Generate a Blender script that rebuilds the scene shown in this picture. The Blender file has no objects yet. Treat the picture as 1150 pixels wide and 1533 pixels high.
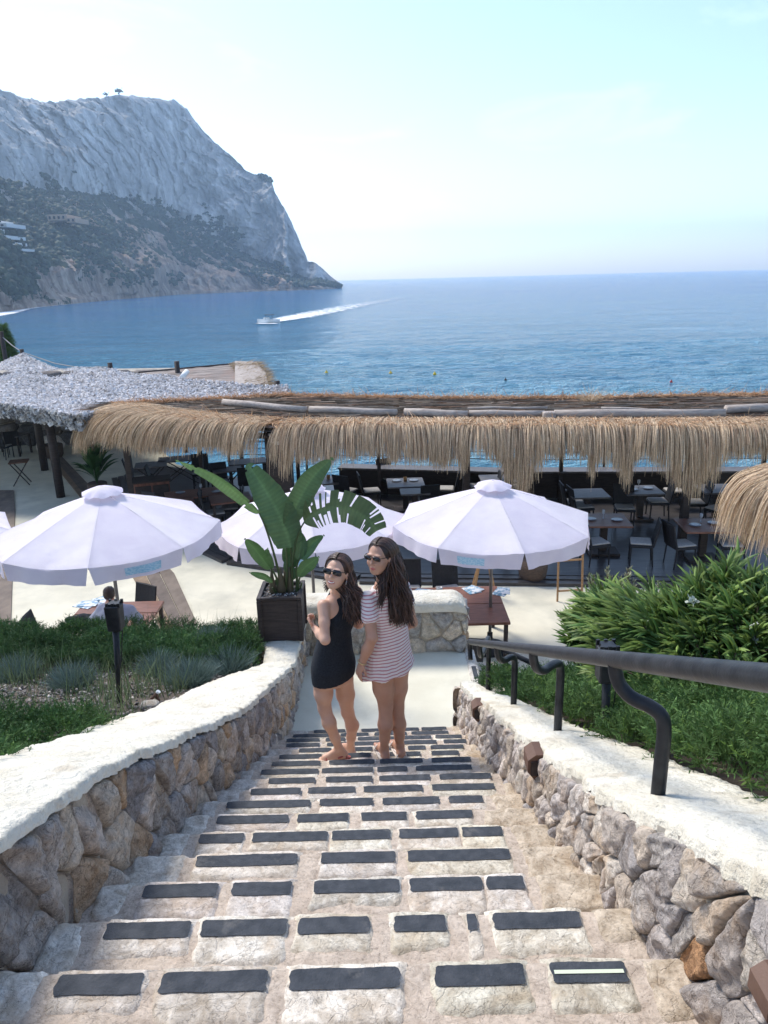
import bpy, math, random
import numpy as np
from mathutils import Vector, Matrix, noise as mnoise
random.seed(7); rng = np.random.default_rng(11)
SC = bpy.context.scene; COL = SC.collection
rad = math.radians
# ------------------------------------------------------------ camera
PITCH, ROLL, FPX = rad(17.3), rad(1.43), 1130.0
_r = np.array([1, 0, 0.]); _f = np.array([0, math.cos(PITCH), -math.sin(PITCH)]); _u = np.array([0, math.sin(PITCH), math.cos(PITCH)])
CR = math.cos(ROLL)*_r - math.sin(ROLL)*_u; CU = math.sin(ROLL)*_r + math.cos(ROLL)*_u; CF = _f
cam = bpy.data.cameras.new('camera'); camo = bpy.data.objects.new('camera', cam); COL.objects.link(camo)
cam.sensor_fit = 'VERTICAL'; cam.sensor_height = 24; cam.lens = 24*FPX/1533; cam.clip_start = .05; cam.clip_end = 30000
camo.matrix_world = Matrix(((CR[0], CU[0], -CF[0], 0), (CR[1], CU[1], -CF[1], 0), (CR[2], CU[2], -CF[2], 0), (0, 0, 0, 1)))
SC.camera = camo
def ray(px, py): return CF + CR*(px-575)/FPX - CU*(py-766.5)/FPX
def at(px, py, X=None, Y=None, Z=None):
    d = ray(px, py)
    s = X/d[0] if X is not None else (Y/d[1] if Y is not None else Z/d[2])
    return d*s
# ------------------------------------------------------------ noise in numpy
def _hash(ix, iy, iz, seed):
    h = (ix*374761393 + iy*668265263 + iz*2147483647 + seed*1274126177) & 0xffffffff
    h = ((h ^ (h >> 13))*1274126177) & 0xffffffff
    return ((h ^ (h >> 16)) & 0xffffff)/float(0xffffff)
def vnoise(p, scale=1., seed=0):
    p = np.asarray(p, float)*scale; i = np.floor(p).astype(np.int64); f = p - i; f = f*f*(3-2*f); o = 0
    for dx in (0, 1):
        for dy in (0, 1):
            for dz in (0, 1):
                w = (f[..., 0] if dx else 1-f[..., 0])*(f[..., 1] if dy else 1-f[..., 1])*(f[..., 2] if dz else 1-f[..., 2])
                o = o + w*_hash(i[..., 0]+dx, i[..., 1]+dy, i[..., 2]+dz, seed)
    return o*2-1
def fbm(p, scale=1., oct=4, seed=0, gain=.5):
    a, s, o = 1., scale, 0
    for k in range(oct):
        o = o + a*vnoise(p, s, seed+k*17); a *= gain; s *= 2.03
    return o
# ------------------------------------------------------------ objects
def tag(o, label=None, cat=None, group=None, kind=None):
    if label: o['label'] = label
    if cat: o['category'] = cat
    if group: o['group'] = group
    if kind: o['kind'] = kind
    return o
def empty(name, loc=(0, 0, 0), rz=0, label=None, cat=None, group=None):
    o = bpy.data.objects.new(name, None); COL.objects.link(o); o.location = Vector([float(c) for c in loc]); o.rotation_euler = (0, 0, rz)
    o.empty_display_size = .1
    return tag(o, label, cat, group)
def root_loc(p):
    l = Vector((0, 0, 0))
    while p is not None: l += p.location; p = p.parent
    return l
def fast(name, V, F, mat, parent=None, cols=None, smooth=True, slots=None):
    """V (n,3) world coords; F a list of arrays/lists of faces. All parents are unrotated while building."""
    V = np.asarray(V, float).reshape(-1, 3)
    if parent is not None: V = V - np.array(root_loc(parent))
    me = bpy.data.meshes.new(name)
    if isinstance(F, np.ndarray):
        m, k = F.shape
        me.vertices.add(len(V)); me.vertices.foreach_set('co', V.astype(np.float32).ravel())
        me.loops.add(m*k); me.loops.foreach_set('vertex_index', F.astype(np.int32).ravel())
        me.polygons.add(m); me.polygons.foreach_set('loop_start', (np.arange(m)*k).astype(np.int32))
        me.update(calc_edges=True)
    else:
        me.from_pydata(V.tolist(), [], [list(map(int, f)) for f in F]); me.update()
    if smooth: me.polygons.foreach_set('use_smooth', np.ones(len(me.polygons), bool))
    if cols is not None:
        c = np.asarray(cols, float)
        if c.shape[1] == 3: c = np.hstack([c, np.ones((len(c), 1))])
        a = me.color_attributes.new('Col', 'FLOAT_COLOR', 'POINT'); a.data.foreach_set('color', c.astype(np.float32).ravel())
    for mm in (mat if isinstance(mat, (list, tuple)) else [mat]): me.materials.append(mm)
    if slots is not None: me.polygons.foreach_set('material_index', np.asarray(slots, np.int32))
    o = bpy.data.objects.new(name, me); COL.objects.link(o)
    if parent is not None: o.parent = parent
    return o
class MB:
    def __init__(s): s.v = []; s.f = []; s.c = []; s.m = []
    def add(s, V, F, c=(1, 1, 1), m=0):
        b = len(s.v); s.v += [tuple(map(float, p)) for p in V]; s.f += [[int(i)+b for i in f] for f in F]
        s.c += [tuple(c)]*len(V); s.m += [m]*len(F); return s
    def box(s, c, size, rz=0, rx=0, ry=0, bev=0., col=(1, 1, 1), m=0, taper=1.):
        hx, hy, hz = [q/2 for q in size]; b = min(bev, hx*.9, hy*.9, hz*.9)
        R = (Matrix.Rotation(rz, 3, 'Z') @ Matrix.Rotation(ry, 3, 'Y') @ Matrix.Rotation(rx, 3, 'X'))
        V = []
        if b <= 0:
            for z in (-1, 1):
                t = taper if z > 0 else 1
                for x, y in ((-1, -1), (1, -1), (1, 1), (-1, 1)): V.append((x*hx*t, y*hy*t, z*hz))
            F = [(3, 2, 1, 0), (4, 5, 6, 7), (0, 1, 5, 4), (1, 2, 6, 5), (2, 3, 7, 6), (3, 0, 4, 7)]
        else:
            lv = [(-hz, b), (-hz+b, 0), (hz-b, 0), (hz, b)]
            for z, ins in lv:
                t = 1 + (taper-1)*(z+hz)/(2*hz)
                x1, y1 = hx-ins, hy-ins
                k = b if ins == 0 else b*.5
                for (x, y) in ((-x1+k, -y1), (x1-k, -y1), (x1, -y1+k), (x1, y1-k), (x1-k, y1), (-x1+k, y1), (-x1, y1-k), (-x1, -y1+k)):
                    V.append((x*t, y*t, z))
            F = [tuple(range(7, -1, -1)), tuple(range(24, 32))]
            for r in range(3):
                for i in range(8): F.append((r*8+i, r*8+(i+1) % 8, r*8+8+(i+1) % 8, r*8+8+i))
        V = [tuple(R @ Vector(p) + Vector([float(q) for q in c])) for p in V]
        return s.add(V, F, col, m)
    def tube(s, pts, r, n=8, cap=True, col=(1, 1, 1), m=0, flat=1.):
        pts = [Vector([float(q) for q in p]) for p in pts]; rs = list(r) if hasattr(r, '__len__') else [r]*len(pts)
        V, F = [], []; up = None
        for i, p in enumerate(pts):
            t = (pts[min(i+1, len(pts)-1)] - pts[max(i-1, 0)])
            t = t.normalized() if t.length > 1e-9 else Vector((0, 0, 1))
            if up is None: up = t.cross(Vector((0, 0, 1)) if abs(t.z) < .9 else Vector((1, 0, 0))).normalized()
            up = (up - t*up.dot(t)); up = up.normalized() if up.length > 1e-9 else Vector((1, 0, 0)); w = t.cross(up)
            for k in range(n):
                a = 2*math.pi*k/n; V.append(p + up*math.cos(a)*rs[i] + w*math.sin(a)*rs[i]*flat)
        for i in range(len(pts)-1):
            for k in range(n): F.append((i*n+k, i*n+(k+1) % n, (i+1)*n+(k+1) % n, (i+1)*n+k))
        if cap: F.append(tuple(range(n-1, -1, -1))); F.append(tuple((len(pts)-1)*n+k for k in range(n)))
        return s.add(V, F, col, m)
    def lathe(s, prof, c=(0, 0, 0), n=16, col=(1, 1, 1), m=0):
        V = [(c[0]+r*math.cos(2*math.pi*k/n), c[1]+r*math.sin(2*math.pi*k/n), c[2]+z) for r, z in prof for k in range(n)]
        F = [(i*n+k, i*n+(k+1) % n, (i+1)*n+(k+1) % n, (i+1)*n+k) for i in range(len(prof)-1) for k in range(n)]
        F += [tuple(range(n-1, -1, -1)), tuple((len(prof)-1)*n+k for k in range(n))]
        return s.add(V, F, col, m)
    def grid(s, fn, nu, nv, col=(1, 1, 1), m=0):
        V = [fn(i/nu, j/nv) for j in range(nv+1) for i in range(nu+1)]
        F = [(j*(nu+1)+i, j*(nu+1)+i+1, (j+1)*(nu+1)+i+1, (j+1)*(nu+1)+i) for j in range(nv) for i in range(nu)]
        return s.add(V, F, col, m)
    def build(s, name, mat, parent=None, smooth=False, cols=False):
        o = fast(name, s.v, s.f, mat, parent, s.c if cols else None, smooth, s.m if any(s.m) else None)
        return o
def gridF(nu, nv, wrap=False):
    i, j = np.meshgrid(np.arange(nu), np.arange(nv)); a = (j*(nu+1)+i).ravel()
    return np.stack([a, a+1, a+nu+2, a+nu+1], 1)
def copy_tree(o, parent=None, loc=None, rz=None, label=None):
    c = o.copy(); COL.objects.link(c); c.parent = parent
    if loc is not None: c.location = Vector([float(q) for q in loc])
    if rz is not None: c.rotation_euler = (0, 0, rz)
    if label: c['label'] = label
    for ch in KIDS.get(o.name, []): copy_tree(ch, c)
    return c
KIDS = {}
def note_kids(o):
    KIDS[o.name] = [x for x in bpy.data.objects if x.parent == o]
    for k in KIDS[o.name]: note_kids(k)
# ------------------------------------------------------------ materials
def newmat(name):
    m = bpy.data.materials.new(name); m.use_nodes = True; nt = m.node_tree; nt.nodes.clear()
    out = nt.nodes.new('ShaderNodeOutputMaterial'); return m, nt, out
def N(nt, t, **kw):
    n = nt.nodes.new(t)
    for k, v in kw.items():
        if k.startswith('i_'):
            key = k[2:]; key = int(key) if key.isdigit() else key.replace('_', ' ')
            n.inputs[key].default_value = v
        else: setattr(n, k, v)
    return n
def rgb(c): return (c[0], c[1], c[2], 1)
def mixc(nt, fac, a, b, mode='MIX'):
    n = nt.nodes.new('ShaderNodeMix'); n.data_type = 'RGBA'; n.blend_type = mode
    for i, v in ((0, fac), (6, a), (7, b)):
        if hasattr(v, 'links') or hasattr(v, 'is_output'): nt.links.new(v, n.inputs[i])
        elif i == 0: n.inputs[0].default_value = v
        else: n.inputs[i].default_value = rgb(v)
    return n.outputs[2]
def coords(nt, scale=(1, 1, 1), gen='Object', rot=(0, 0, 0)):
    tc = nt.nodes.new('ShaderNodeTexCoord'); mp = nt.nodes.new('ShaderNodeMapping'); mp.inputs['Scale'].default_value = scale; mp.inputs['Rotation'].default_value = rot
    nt.links.new(tc.outputs[gen], mp.inputs['Vector']); return mp.outputs[0]
def noise_out(nt, vec, scale, detail=4, rough=.55, dist=0.):
    n = N(nt, 'ShaderNodeTexNoise'); n.inputs['Scale'].default_value = scale; n.inputs['Detail'].default_value = detail
    n.inputs['Roughness'].default_value = rough; n.inputs['Distortion'].default_value = dist; nt.links.new(vec, n.inputs['Vector']); return n.outputs[0]
def ramp(nt, fac, stops):
    r = N(nt, 'ShaderNodeValToRGB'); e = r.color_ramp.elements
    while len(e) > 1: e.remove(e[-1])
    for i, (p, c) in enumerate(stops):
        if i == 0: el = e[0]; el.position = p
        else: el = e.new(p)
        el.color = rgb(c) if hasattr(c, '__len__') else (c, c, c, 1)
    nt.links.new(fac, r.inputs[0]); return r.outputs[0]
def pm(name, c1, c2=None, scale=5., stretch=(1, 1, 1), rough=.8, bump=0., bscale=30., bstretch=None, attr=False, spec=.3, metal=0., transl=0., lo=.35, hi=.65, c3=None, s3=1.5, t3=(.5, .7), rot=(0, 0, 0), detail=5, bdist=.01):
    m, nt, out = newmat(name); L = nt.links.new
    vec = coords(nt, stretch, rot=rot); bs = N(nt, 'ShaderNodeBsdfPrincipled'); bs.inputs['Roughness'].default_value = rough
    bs.inputs['Specular IOR Level'].default_value = spec; bs.inputs['Metallic'].default_value = metal
    if c2 is not None:
        f = ramp(nt, noise_out(nt, vec, scale, detail), [(lo, 0.), (hi, 1.)]); c = mixc(nt, f, c1, c2)
    else:
        r_ = N(nt, 'ShaderNodeRGB'); r_.outputs[0].default_value = rgb(c1); c = r_.outputs[0]
    if c3 is not None:
        f3 = ramp(nt, noise_out(nt, coords(nt), s3, 6, .6), [(t3[0], 0.), (t3[1], 1.)]); c = mixc(nt, f3, c, c3)
    if attr:
        a = N(nt, 'ShaderNodeAttribute', attribute_name='Col'); c = mixc(nt, 1., c, a.outputs[0], 'MULTIPLY')
    L(c, bs.inputs['Base Color'])
    if bump:
        b = N(nt, 'ShaderNodeBump'); b.inputs['Strength'].default_value = bump; b.inputs['Distance'].default_value = bdist
        L(noise_out(nt, coords(nt, bstretch or (1, 1, 1)), bscale, 6, .6), b.inputs['Height']); L(b.outputs[0], bs.inputs['Normal'])
    if transl:
        t = N(nt, 'ShaderNodeBsdfTranslucent'); L(c, t.inputs[0]); mx = N(nt, 'ShaderNodeMixShader'); mx.inputs[0].default_value = transl
        L(bs.outputs[0], mx.inputs[1]); L(t.outputs[0], mx.inputs[2]); L(mx.outputs[0], out.inputs[0])
    else: L(bs.outputs[0], out.inputs[0])
    return m
M = {}
M['plaster'] = pm('cream_plaster', (.76, .725, .63), (.66, .61, .50), 4., bump=.9, bscale=28, rough=.95, c3=(.50, .43, .33), s3=4.5, t3=(.56, .74), bdist=.03)
M['landing'] = pm('pale_concrete', (.74, .71, .585), (.64, .61, .49), 2.2, bump=.25, bscale=20, rough=.85, c3=(.50, .47, .38), s3=1.7, t3=(.6, .9))
M['terrace'] = pm('terrace_concrete', (.66, .63, .515), (.56, .535, .435), 1.6, bump=.2, bscale=10, rough=.85, c3=(.40, .395, .335), s3=.9, t3=(.52, .82))
M['joint'] = pm('wall_mortar', (.30, .27, .23), (.44, .40, .34), 6, bump=.8, bscale=40, rough=.95)
def stonemat(name, c_lo, c_hi, warm, bs, bump, dist=.02, crack=.55):
    m, nt, out = newmat(name); L = nt.links.new; v = coords(nt)
    at_ = N(nt, 'ShaderNodeAttribute', attribute_name='Col')
    n1 = noise_out(nt, v, bs*.45, 8, .72, .4); n2 = noise_out(nt, v, bs*2.4, 5, .7); n3 = noise_out(nt, coords(nt, (1, 1, 1.0), rot=(.4, .7, .2)), bs*.16, 6, .65, .8)
    c = mixc(nt, ramp(nt, n1, [(.36, 0.), (.62, 1.)]), c_lo, c_hi)
    c = mixc(nt, ramp(nt, n3, [(.50, 0.), (.66, .75)]), c, warm)
    c = mixc(nt, 1., c, ramp(nt, n2, [(.30, .55), (.46, 1.), (.6, 1.06), (.72, 1.35)]), 'MULTIPLY')
    vo = N(nt, 'ShaderNodeTexVoronoi', feature='DISTANCE_TO_EDGE'); vo.inputs['Scale'].default_value = bs*.3; mpv = noise_out(nt, v, bs*.5, 4)
    ad = N(nt, 'ShaderNodeMix', data_type='RGBA'); ad.inputs[0].default_value = .12; L(v, ad.inputs[6]); L(mpv, ad.inputs[7]); L(ad.outputs[2], vo.inputs['Vector'])
    cr = ramp(nt, vo.outputs['Distance'], [(0., .42), (.022, 1.)]); c = mixc(nt, crack, c, mixc(nt, 1., c, cr, 'MULTIPLY'))
    c = mixc(nt, 1., c, at_.outputs[0], 'MULTIPLY')
    b = N(nt, 'ShaderNodeBsdfPrincipled'); b.inputs['Roughness'].default_value = .92; b.inputs['Specular IOR Level'].default_value = .2; L(c, b.inputs['Base Color'])
    h = N(nt, 'ShaderNodeMath', operation='MULTIPLY_ADD'); L(n2, h.inputs[0]); h.inputs[1].default_value = .3; L(n1, h.inputs[2]); h2 = N(nt, 'ShaderNodeMath', operation='MULTIPLY_ADD'); L(cr, h2.inputs[0]); h2.inputs[1].default_value = .25; L(h.outputs[0], h2.inputs[2])
    bp = N(nt, 'ShaderNodeBump'); bp.inputs['Strength'].default_value = bump; bp.inputs['Distance'].default_value = dist; L(h2.outputs[0], bp.inputs['Height']); L(bp.outputs[0], b.inputs['Normal']); L(b.outputs[0], out.inputs[0]); return m
M['wallstone'] = stonemat('field_stone', (.78, .75, .73), (1.55, 1.51, 1.45), (1.1, .90, .70), 38, 1., .03)
M['pavestone'] = stonemat('whitened_stone', (.42, .37, .31), (.78, .74, .68), (.50, .41, .32), 40, .9, .012, .12)
M['mortar'] = stonemat('pink_mortar', (.38, .31, .25), (.60, .51, .425), (.54, .44, .355), 46, .8, .010, .05)
M['tape'] = pm('black_grip_tape', (.030, .037, .048), (.06, .067, .08), 26, rough=.75, bump=.4, bscale=150, c3=(.16, .155, .15), s3=9, t3=(.60, .78))
M['tapeline'] = pm('pale_tape_stripe', (.62, .68, .52), rough=.5)  # pale stripe printed on the tape, plain colour without emission
M['steel'] = pm('black_painted_steel', (.010, .012, .016), (.03, .033, .038), 14, rough=.42, bump=.12, bscale=60, spec=.3, c3=(.07, .07, .075), s3=5, t3=(.64, .84))
M['dark'] = pm('dark_wicker', (.012, .013, .017), (.03, .03, .036), 60, rough=.6, bump=.5, bscale=160)
M['darkwood'] = pm('dark_stained_wood', (.03, .024, .024), (.055, .042, .04), 6, (1, 1, 8), rough=.6, bump=.3, bscale=30)
M['brownwood'] = pm('brown_table_wood', (.22, .10, .07), (.13, .058, .042), 5, (1, 9, 1), rough=.45, bump=.15, bscale=20, attr=False)
M['greywood'] = pm('grey_table_wood', (.16, .15, .155), (.09, .085, .09), 5, (1, 9, 1), rough=.5, bump=.2, bscale=20)
M['lightwood'] = pm('oiled_light_wood', (.40, .24, .12), (.28, .16, .08), 5, (1, 1, 7), rough=.6)
M['plank'] = pm('weathered_plank', (.21, .17, .14), (.13, .105, .09), 2.5, (1.6, .9, 1), rough=.8, bump=.3, bscale=12, attr=True)
M['deck'] = pm('dark_deck_boards', (.045, .042, .045), (.075, .07, .07), 2, (1, 8, 1), rough=.32, bump=.2, bscale=14)
M['cushion'] = pm('grey_cushion', (.42, .40, .38), (.34, .33, .32), 20, rough=.95)
M['canvas'] = pm('pale_parasol_canvas', (.88, .835, .905), (.82, .77, .86), 3.5, rough=.85, bump=.25, bscale=9, transl=.3, bdist=.03, attr=True)
M['logo'] = pm('pale_blue_print', (.36, .60, .74), (.60, .74, .83), 34, (1, 1, 2.2), rough=.8, lo=.45, hi=.55)
M['straw'] = pm('dry_straw', (.80, .64, .45), (.58, .44, .30), 30, rough=.75, attr=True, transl=.2)
M['reed'] = pm('grey_reed_roof', (.36, .31, .28), (.13, .11, .10), 3, (.25, 2.2, 1), rough=.95, bump=.8, bscale=14, bstretch=(1, 8, 1), c3=(.27, .19, .16), s3=.8, t3=(.5, .7))
M['log'] = pm('weathered_log', (.50, .44, .39), (.33, .28, .25), 4, (1, 6, 6), rough=.85, bump=.6, bscale=12)
M['netleaf'] = pm('camouflage_net_scraps', (.9, .9, .9), rough=.9, attr=True, transl=.15)
M['netbase'] = pm('net_backing', (.30, .30, .31), (.50, .49, .49), 9, rough=.95, bump=1, bscale=30)
M['leaf'] = pm('green_leaves', (.85, .9, .8), (.6, .7, .6), 9, rough=.5, attr=True, transl=.25, spec=.35)
M['bigleaf'] = pm('banana_like_leaf', (.9, .95, .85), (.7, .8, .7), 4, (1, 1, 1), rough=.42, attr=True, transl=.2, spec=.4, bump=.3, bscale=22)
M['needle'] = pm('juniper_needles', (.8, .8, .8), (.5, .55, .5), 5, rough=.7, attr=True, transl=.15, spec=.2)
M['bark'] = pm('plant_bark', (.14, .10, .075), (.08, .06, .045), 14, rough=.9, bump=.5)
M['soil'] = pm('dark_soil', (.075, .058, .045), (.13, .10, .08), 12, rough=.95, bump=1, bscale=40)
M['chip'] = pm('bark_chips', (.8, .8, .8), rough=.9, attr=True)
M['rock'] = pm('shore_rock', (.24, .21, .18), (.13, .115, .10), 1.4, rough=.95, bump=1, bscale=5)
M['white'] = pm('white_paint', (.78, .78, .77), rough=.5)
M['glass'] = pm('smoked_glass', (.012, .010, .012), rough=.08, spec=.6)
M['ceramic'] = pm('glazed_ceramic', (.45, .47, .50), (.30, .33, .38), 12, rough=.25)
M['terracotta'] = pm('woven_pot', (.13, .09, .07), (.08, .06, .05), 18, (1, 1, 3), rough=.9, bump=.6)
M['paper'] = pm('magazine_cover', (.16, .30, .42), (.62, .66, .70), 14, rough=.4, lo=.45, hi=.55)
M['yellow'] = pm('yellow_buoy', (.75, .52, .05), rough=.5)
M['red'] = pm('red_buoy', (.42, .04, .03), rough=.5)
M['lampwood'] = pm('brown_lamp_block', (.15, .085, .06), (.10, .055, .04), 8, rough=.55, bump=.2)
# ------------------------------------------------------------ profiles
def ip(y, xs, zs): return float(np.interp(y, xs, zs))
def stepz(n): return -(1.54 + .159*n)
def nosing(n): return 1.385 + .303*n
XL, XR = -.93, .67
LANDZ = -4.255; TERZ = -5.9
def ltop(y): return np.interp(y, [-1.5, .5, 1.14, 1.55, 2.14, 2.6, 4.32, 6.9, 8.4], [.1, -.82, -1.1, -1.28, -1.52, -1.76, -2.66, -3.73, -3.8])
def rtop(y): return np.interp(y, [-1.5, .5, 1.14, 1.46, 1.81, 2.44, 3.49, 4.87, 5.67, 6.4], [.15, -.78, -1.08, -1.25, -1.46, -1.80, -2.33, -2.98, -3.40, -3.74])
# ------------------------------------------------------------ staircase
stair = empty('stone_staircase', (0, 1.3, -1.54), 0, 'long flight of stone steps with black grip strips leading down to the landing', 'staircase')
TAPES = {0: [(83, 213), (241, 400), (434, 599), (651, 785), (825, 936)], 1: [(158, 285), (302, 430), (447, 554), (590, 667), (699, 714), (738, 868)],
 2: [(214, 325), (347, 436), (470, 598), (614, 721), (729, 784)], 3: [(293, 445), (481, 592), (611, 763)], 4: [(298, 365), (378, 491), (497, 585), (598, 686), (692, 752)],
 5: [(325, 432), (446, 522), (541, 609), (623, 707)], 6: [(340, 465), (479, 559), (573, 658), (672, 723)], 7: [(376, 451), (462, 533), (545, 633), (647, 740)],
 8: [(402, 472), (488, 558), (568, 644), (658, 735)], 9: [(391, 477), (482, 559), (565, 610), (623, 706)], 10: [(407, 480), (493, 561), (569, 633), (646, 705)],
 11: [(418, 482), (500, 556), (575, 630), (646, 687)], 12: [(448, 496), (519, 558), (565, 604), (611, 637), (645, 694)], 13: [(429, 479), (490, 522), (531, 580), (590, 654), (664, 698)],
 14: [(429, 479), (488, 517), (536, 590), (597, 646), (652, 691)], 15: [(439, 500), (510, 552), (561, 609), (616, 671)], 16: [(470, 517), (541, 590), (604, 627), (631, 668)]}
def hs(x, y, n):
    return stepz(n) + .008 + .0022*mnoise.noise((x*7, y*7, n*3.1))
def add_stone(n, x0, x1, y0, y1, name='paving_stone', tapey=None, col=(1, 1, 1), par=None, over=.0):
    det = 1. if n < 6 else .55
    nu = max(5, int((x1-x0)*70*det)); nv = max(5, int((y1-y0)*75*det)); sd = random.random()*90
    def fn(u, v):
        e = min(u, 1-u)*(x1-x0); g = min(v, 1-v)*(y1-y0)
        x = x0 + (x1-x0)*u; y = y0 + (y1-y0)*v
        wob = .010*mnoise.noise((x*11, y*11, sd)) + .006*mnoise.noise((x*31, y*31, sd))
        edge = max(0., min(1., (e + wob)/.018))*max(0., min(1., (g + wob)/.020)); edge = 1-(1-edge)**2
        rough = .007*mnoise.noise((x*21, y*21, sd)) + .0045*mnoise.noise((x*50, y*50, sd))
        inn = 1. if tapey is None else max(0., min(1., (tapey - .034 - y)/.02))
        z = hs(x, y, n) + rough*inn - (1-edge)*(.022)
        yy = y + (over*(1-edge) if v > .5 else 0)
        return (x + .006*mnoise.noise((y*20, x*9, sd)), yy, z)
    m = MB(); m.grid(fn, nu, nv)
    return m.build(name, M['pavestone'], par, smooth=True, cols=False) if False else fast(name, m.v, m.f, M['pavestone'], par, [col]*len(m.v))
for n in range(-5, 17):
    y1 = nosing(n); y0 = y1 - .303 - .06; zt = stepz(n); det = 1 if n < 6 else .5
    nu, nv = int(90*det), int(20*det) if det == 1 else 10
    def fn(u, v, zt=zt, y0=y0, y1=y1, n=n):
        x = -1.02 + 1.80*u; y = y0 + (y1-y0)*v
        fr = max(0., (v-.93)/.07)
        return (x, y + .006*mnoise.noise((x*6, n, 0)), zt + .007*mnoise.noise((x*5, y*5, n)) + .004*mnoise.noise((x*23, y*23, n)) + .0025*mnoise.noise((x*60, y*60, n)) - .016*fr*fr)
    m = MB(); m.grid(fn, nu, nv); b = len(m.v)
    front = [m.v[nv*(nu+1)+i] for i in range(nu+1)]
    m.v += [(p[0], p[1]+.004, p[2]-.30) for p in front]; m.c += [(1, 1, 1)]*(nu+1)
    m.f += [[nv*(nu+1)+i, nv*(nu+1)+i+1, b+i+1, b+i] for i in range(nu)]
    st = fast('step', m.v, m.f, M['mortar'], stair, [(1, 1, 1)]*len(m.v), smooth=True)
    if n < 0:
        spans = [(-.75+.36*k, -.42+.36*k) for k in range(4)]
    else:
        py = {0: 1467, 1: 1390, 2: 1326, 3: 1283, 4: 1251, 5: 1227, 6: 1207, 7: 1190, 8: 1172, 9: 1157, 10: 1144, 11: 1137, 12: 1127, 13: 1120, 14: 1111, 15: 1104, 16: 1093}[n]
        spans = [tuple(at(a, py, Y=y1-.05)[0] for a in s) for s in TAPES[n]]
    pad = .016
    tn = lambda: (lambda k: (1*k, 1*k*random.uniform(.95, 1), .98*k*random.uniform(.9, 1)))(random.uniform(.86, 1.12))
    tape_y = y1 - .052
    for j, (a, b_) in enumerate(spans):
        d = .155 + random.uniform(-.025, .025)
        sc = tn()
        so = add_stone(n, a-pad, b_+pad, y1-d, y1+.004, tapey=tape_y, col=sc, par=st)
        hw = .027
        tn_ = 30 if n < 6 else 12; sd = random.random()*50
        def tf(u, v, a=a, b_=b_, sd=sd):
            x = a + (b_-a)*u; y = tape_y - hw + 2*hw*v
            y += .0026*mnoise.noise((x*16, sd, v*2)) + .0014*mnoise.noise((x*70, sd, v*3)) - .010*(v-.5)*max(0, (abs(u-.5)-.47)/.03); xx = x + .006*mnoise.noise((y*60, sd, u*2))
            return (xx, y, hs(x, y, n) + .0028)
        g = MB(); g.grid(tf, tn_, 3)
        tp = fast('grip_strip', g.v, g.f, M['tape'], st)
        if n == 0 and j == 4:
            tp['label'] = 'black grip strip with a pale line'
            g = MB(); g.grid(lambda u, v: (a+.006 + (b_-a-.012)*u, tape_y - .005 + .010*v, hs(a + (b_-a)*u, tape_y, n) + .0045), 10, 1)
            fast('pale_line', g.v, g.f, M['tapeline'], st)
    # unpainted end stones
    l0 = spans[0][0]-pad-.02; r0 = spans[-1][1]+pad+.02
    if l0 - XL > .07:
        w = l0 - XL; k = 1 if w < .34 else 2
        for q in range(k): add_stone(n, XL-.03+q*w/k+.01, XL+(q+1)*w/k-.004, y1-.175+random.uniform(-.02, .03), y1-.003, col=(1.04, 1.03, 1.0) if n < 6 else (.9, .9, .9), par=st)
    if XR - r0 > .07:
        w = XR - r0; k = 1 if w < .3 else 2
        for q in range(k): add_stone(n, r0+q*w/k+.004, r0+(q+1)*w/k+.02, y1-.16+random.uniform(-.03, .03), y1-.003, col=(.80, .72, .62), par=st)
# ------------------------------------------------------------ stone faces
def clip(poly, a, b, c):   # keep a*x+b*y<=c
    out = []
    for i in range(len(poly)):
        p, q = poly[i], poly[(i+1) % len(poly)]; dp = a*p[0]+b*p[1]-c; dq = a*q[0]+b*q[1]-c
        if dp <= 0: out.append(p)
        if (dp < 0) != (dq < 0) and dp != dq:
            t = dp/(dp-dq); out.append((p[0]+t*(q[0]-p[0]), p[1]+t*(q[1]-p[1])))
    return out
def cells(u0, u1, v0, v1, du, dv, jit=.42, seed=1, shrink=.006):
    R = random.Random(seed); S = []
    nv = max(1, round((v1-v0)/dv)); u = u0
    for r in range(nv):
        u = u0 - R.random()*du
        while u < u1 + du:
            S.append((u + R.uniform(-jit, jit)*du, v0 + (r+.5)*(v1-v0)/nv + R.uniform(-jit, jit)*dv)); u += du*R.uniform(.7, 1.35)
    out = []
    for i, s in enumerate(S):
        if s[0] < u0-du or s[0] > u1+du: continue
        P = [(max(u0, s[0]-3*du), v0), (min(u1, s[0]+3*du), v0), (min(u1, s[0]+3*du), v1), (max(u0, s[0]-3*du), v1)]
        for j, t in enumerate(S):
            if i == j or abs(t[0]-s[0]) > 3.5*du: continue
            a, b = t[0]-s[0], t[1]-s[1]; L = math.hypot(a, b)
            if L < 1e-6: continue
            a /= L; b /= L; P = clip(P, a, b, a*(s[0]+t[0])/2 + b*(s[1]+t[1])/2 - shrink)
            if len(P) < 3: break
        if len(P) >= 3: out.append(P)
    return out
STONE_COLS = [(.37, .35, .34), (.44, .41, .38), (.32, .31, .31), (.50, .45, .39), (.40, .375, .36), (.56, .51, .46), (.44, .34, .25), (.29, .285, .30), (.48, .44, .41)]
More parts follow.
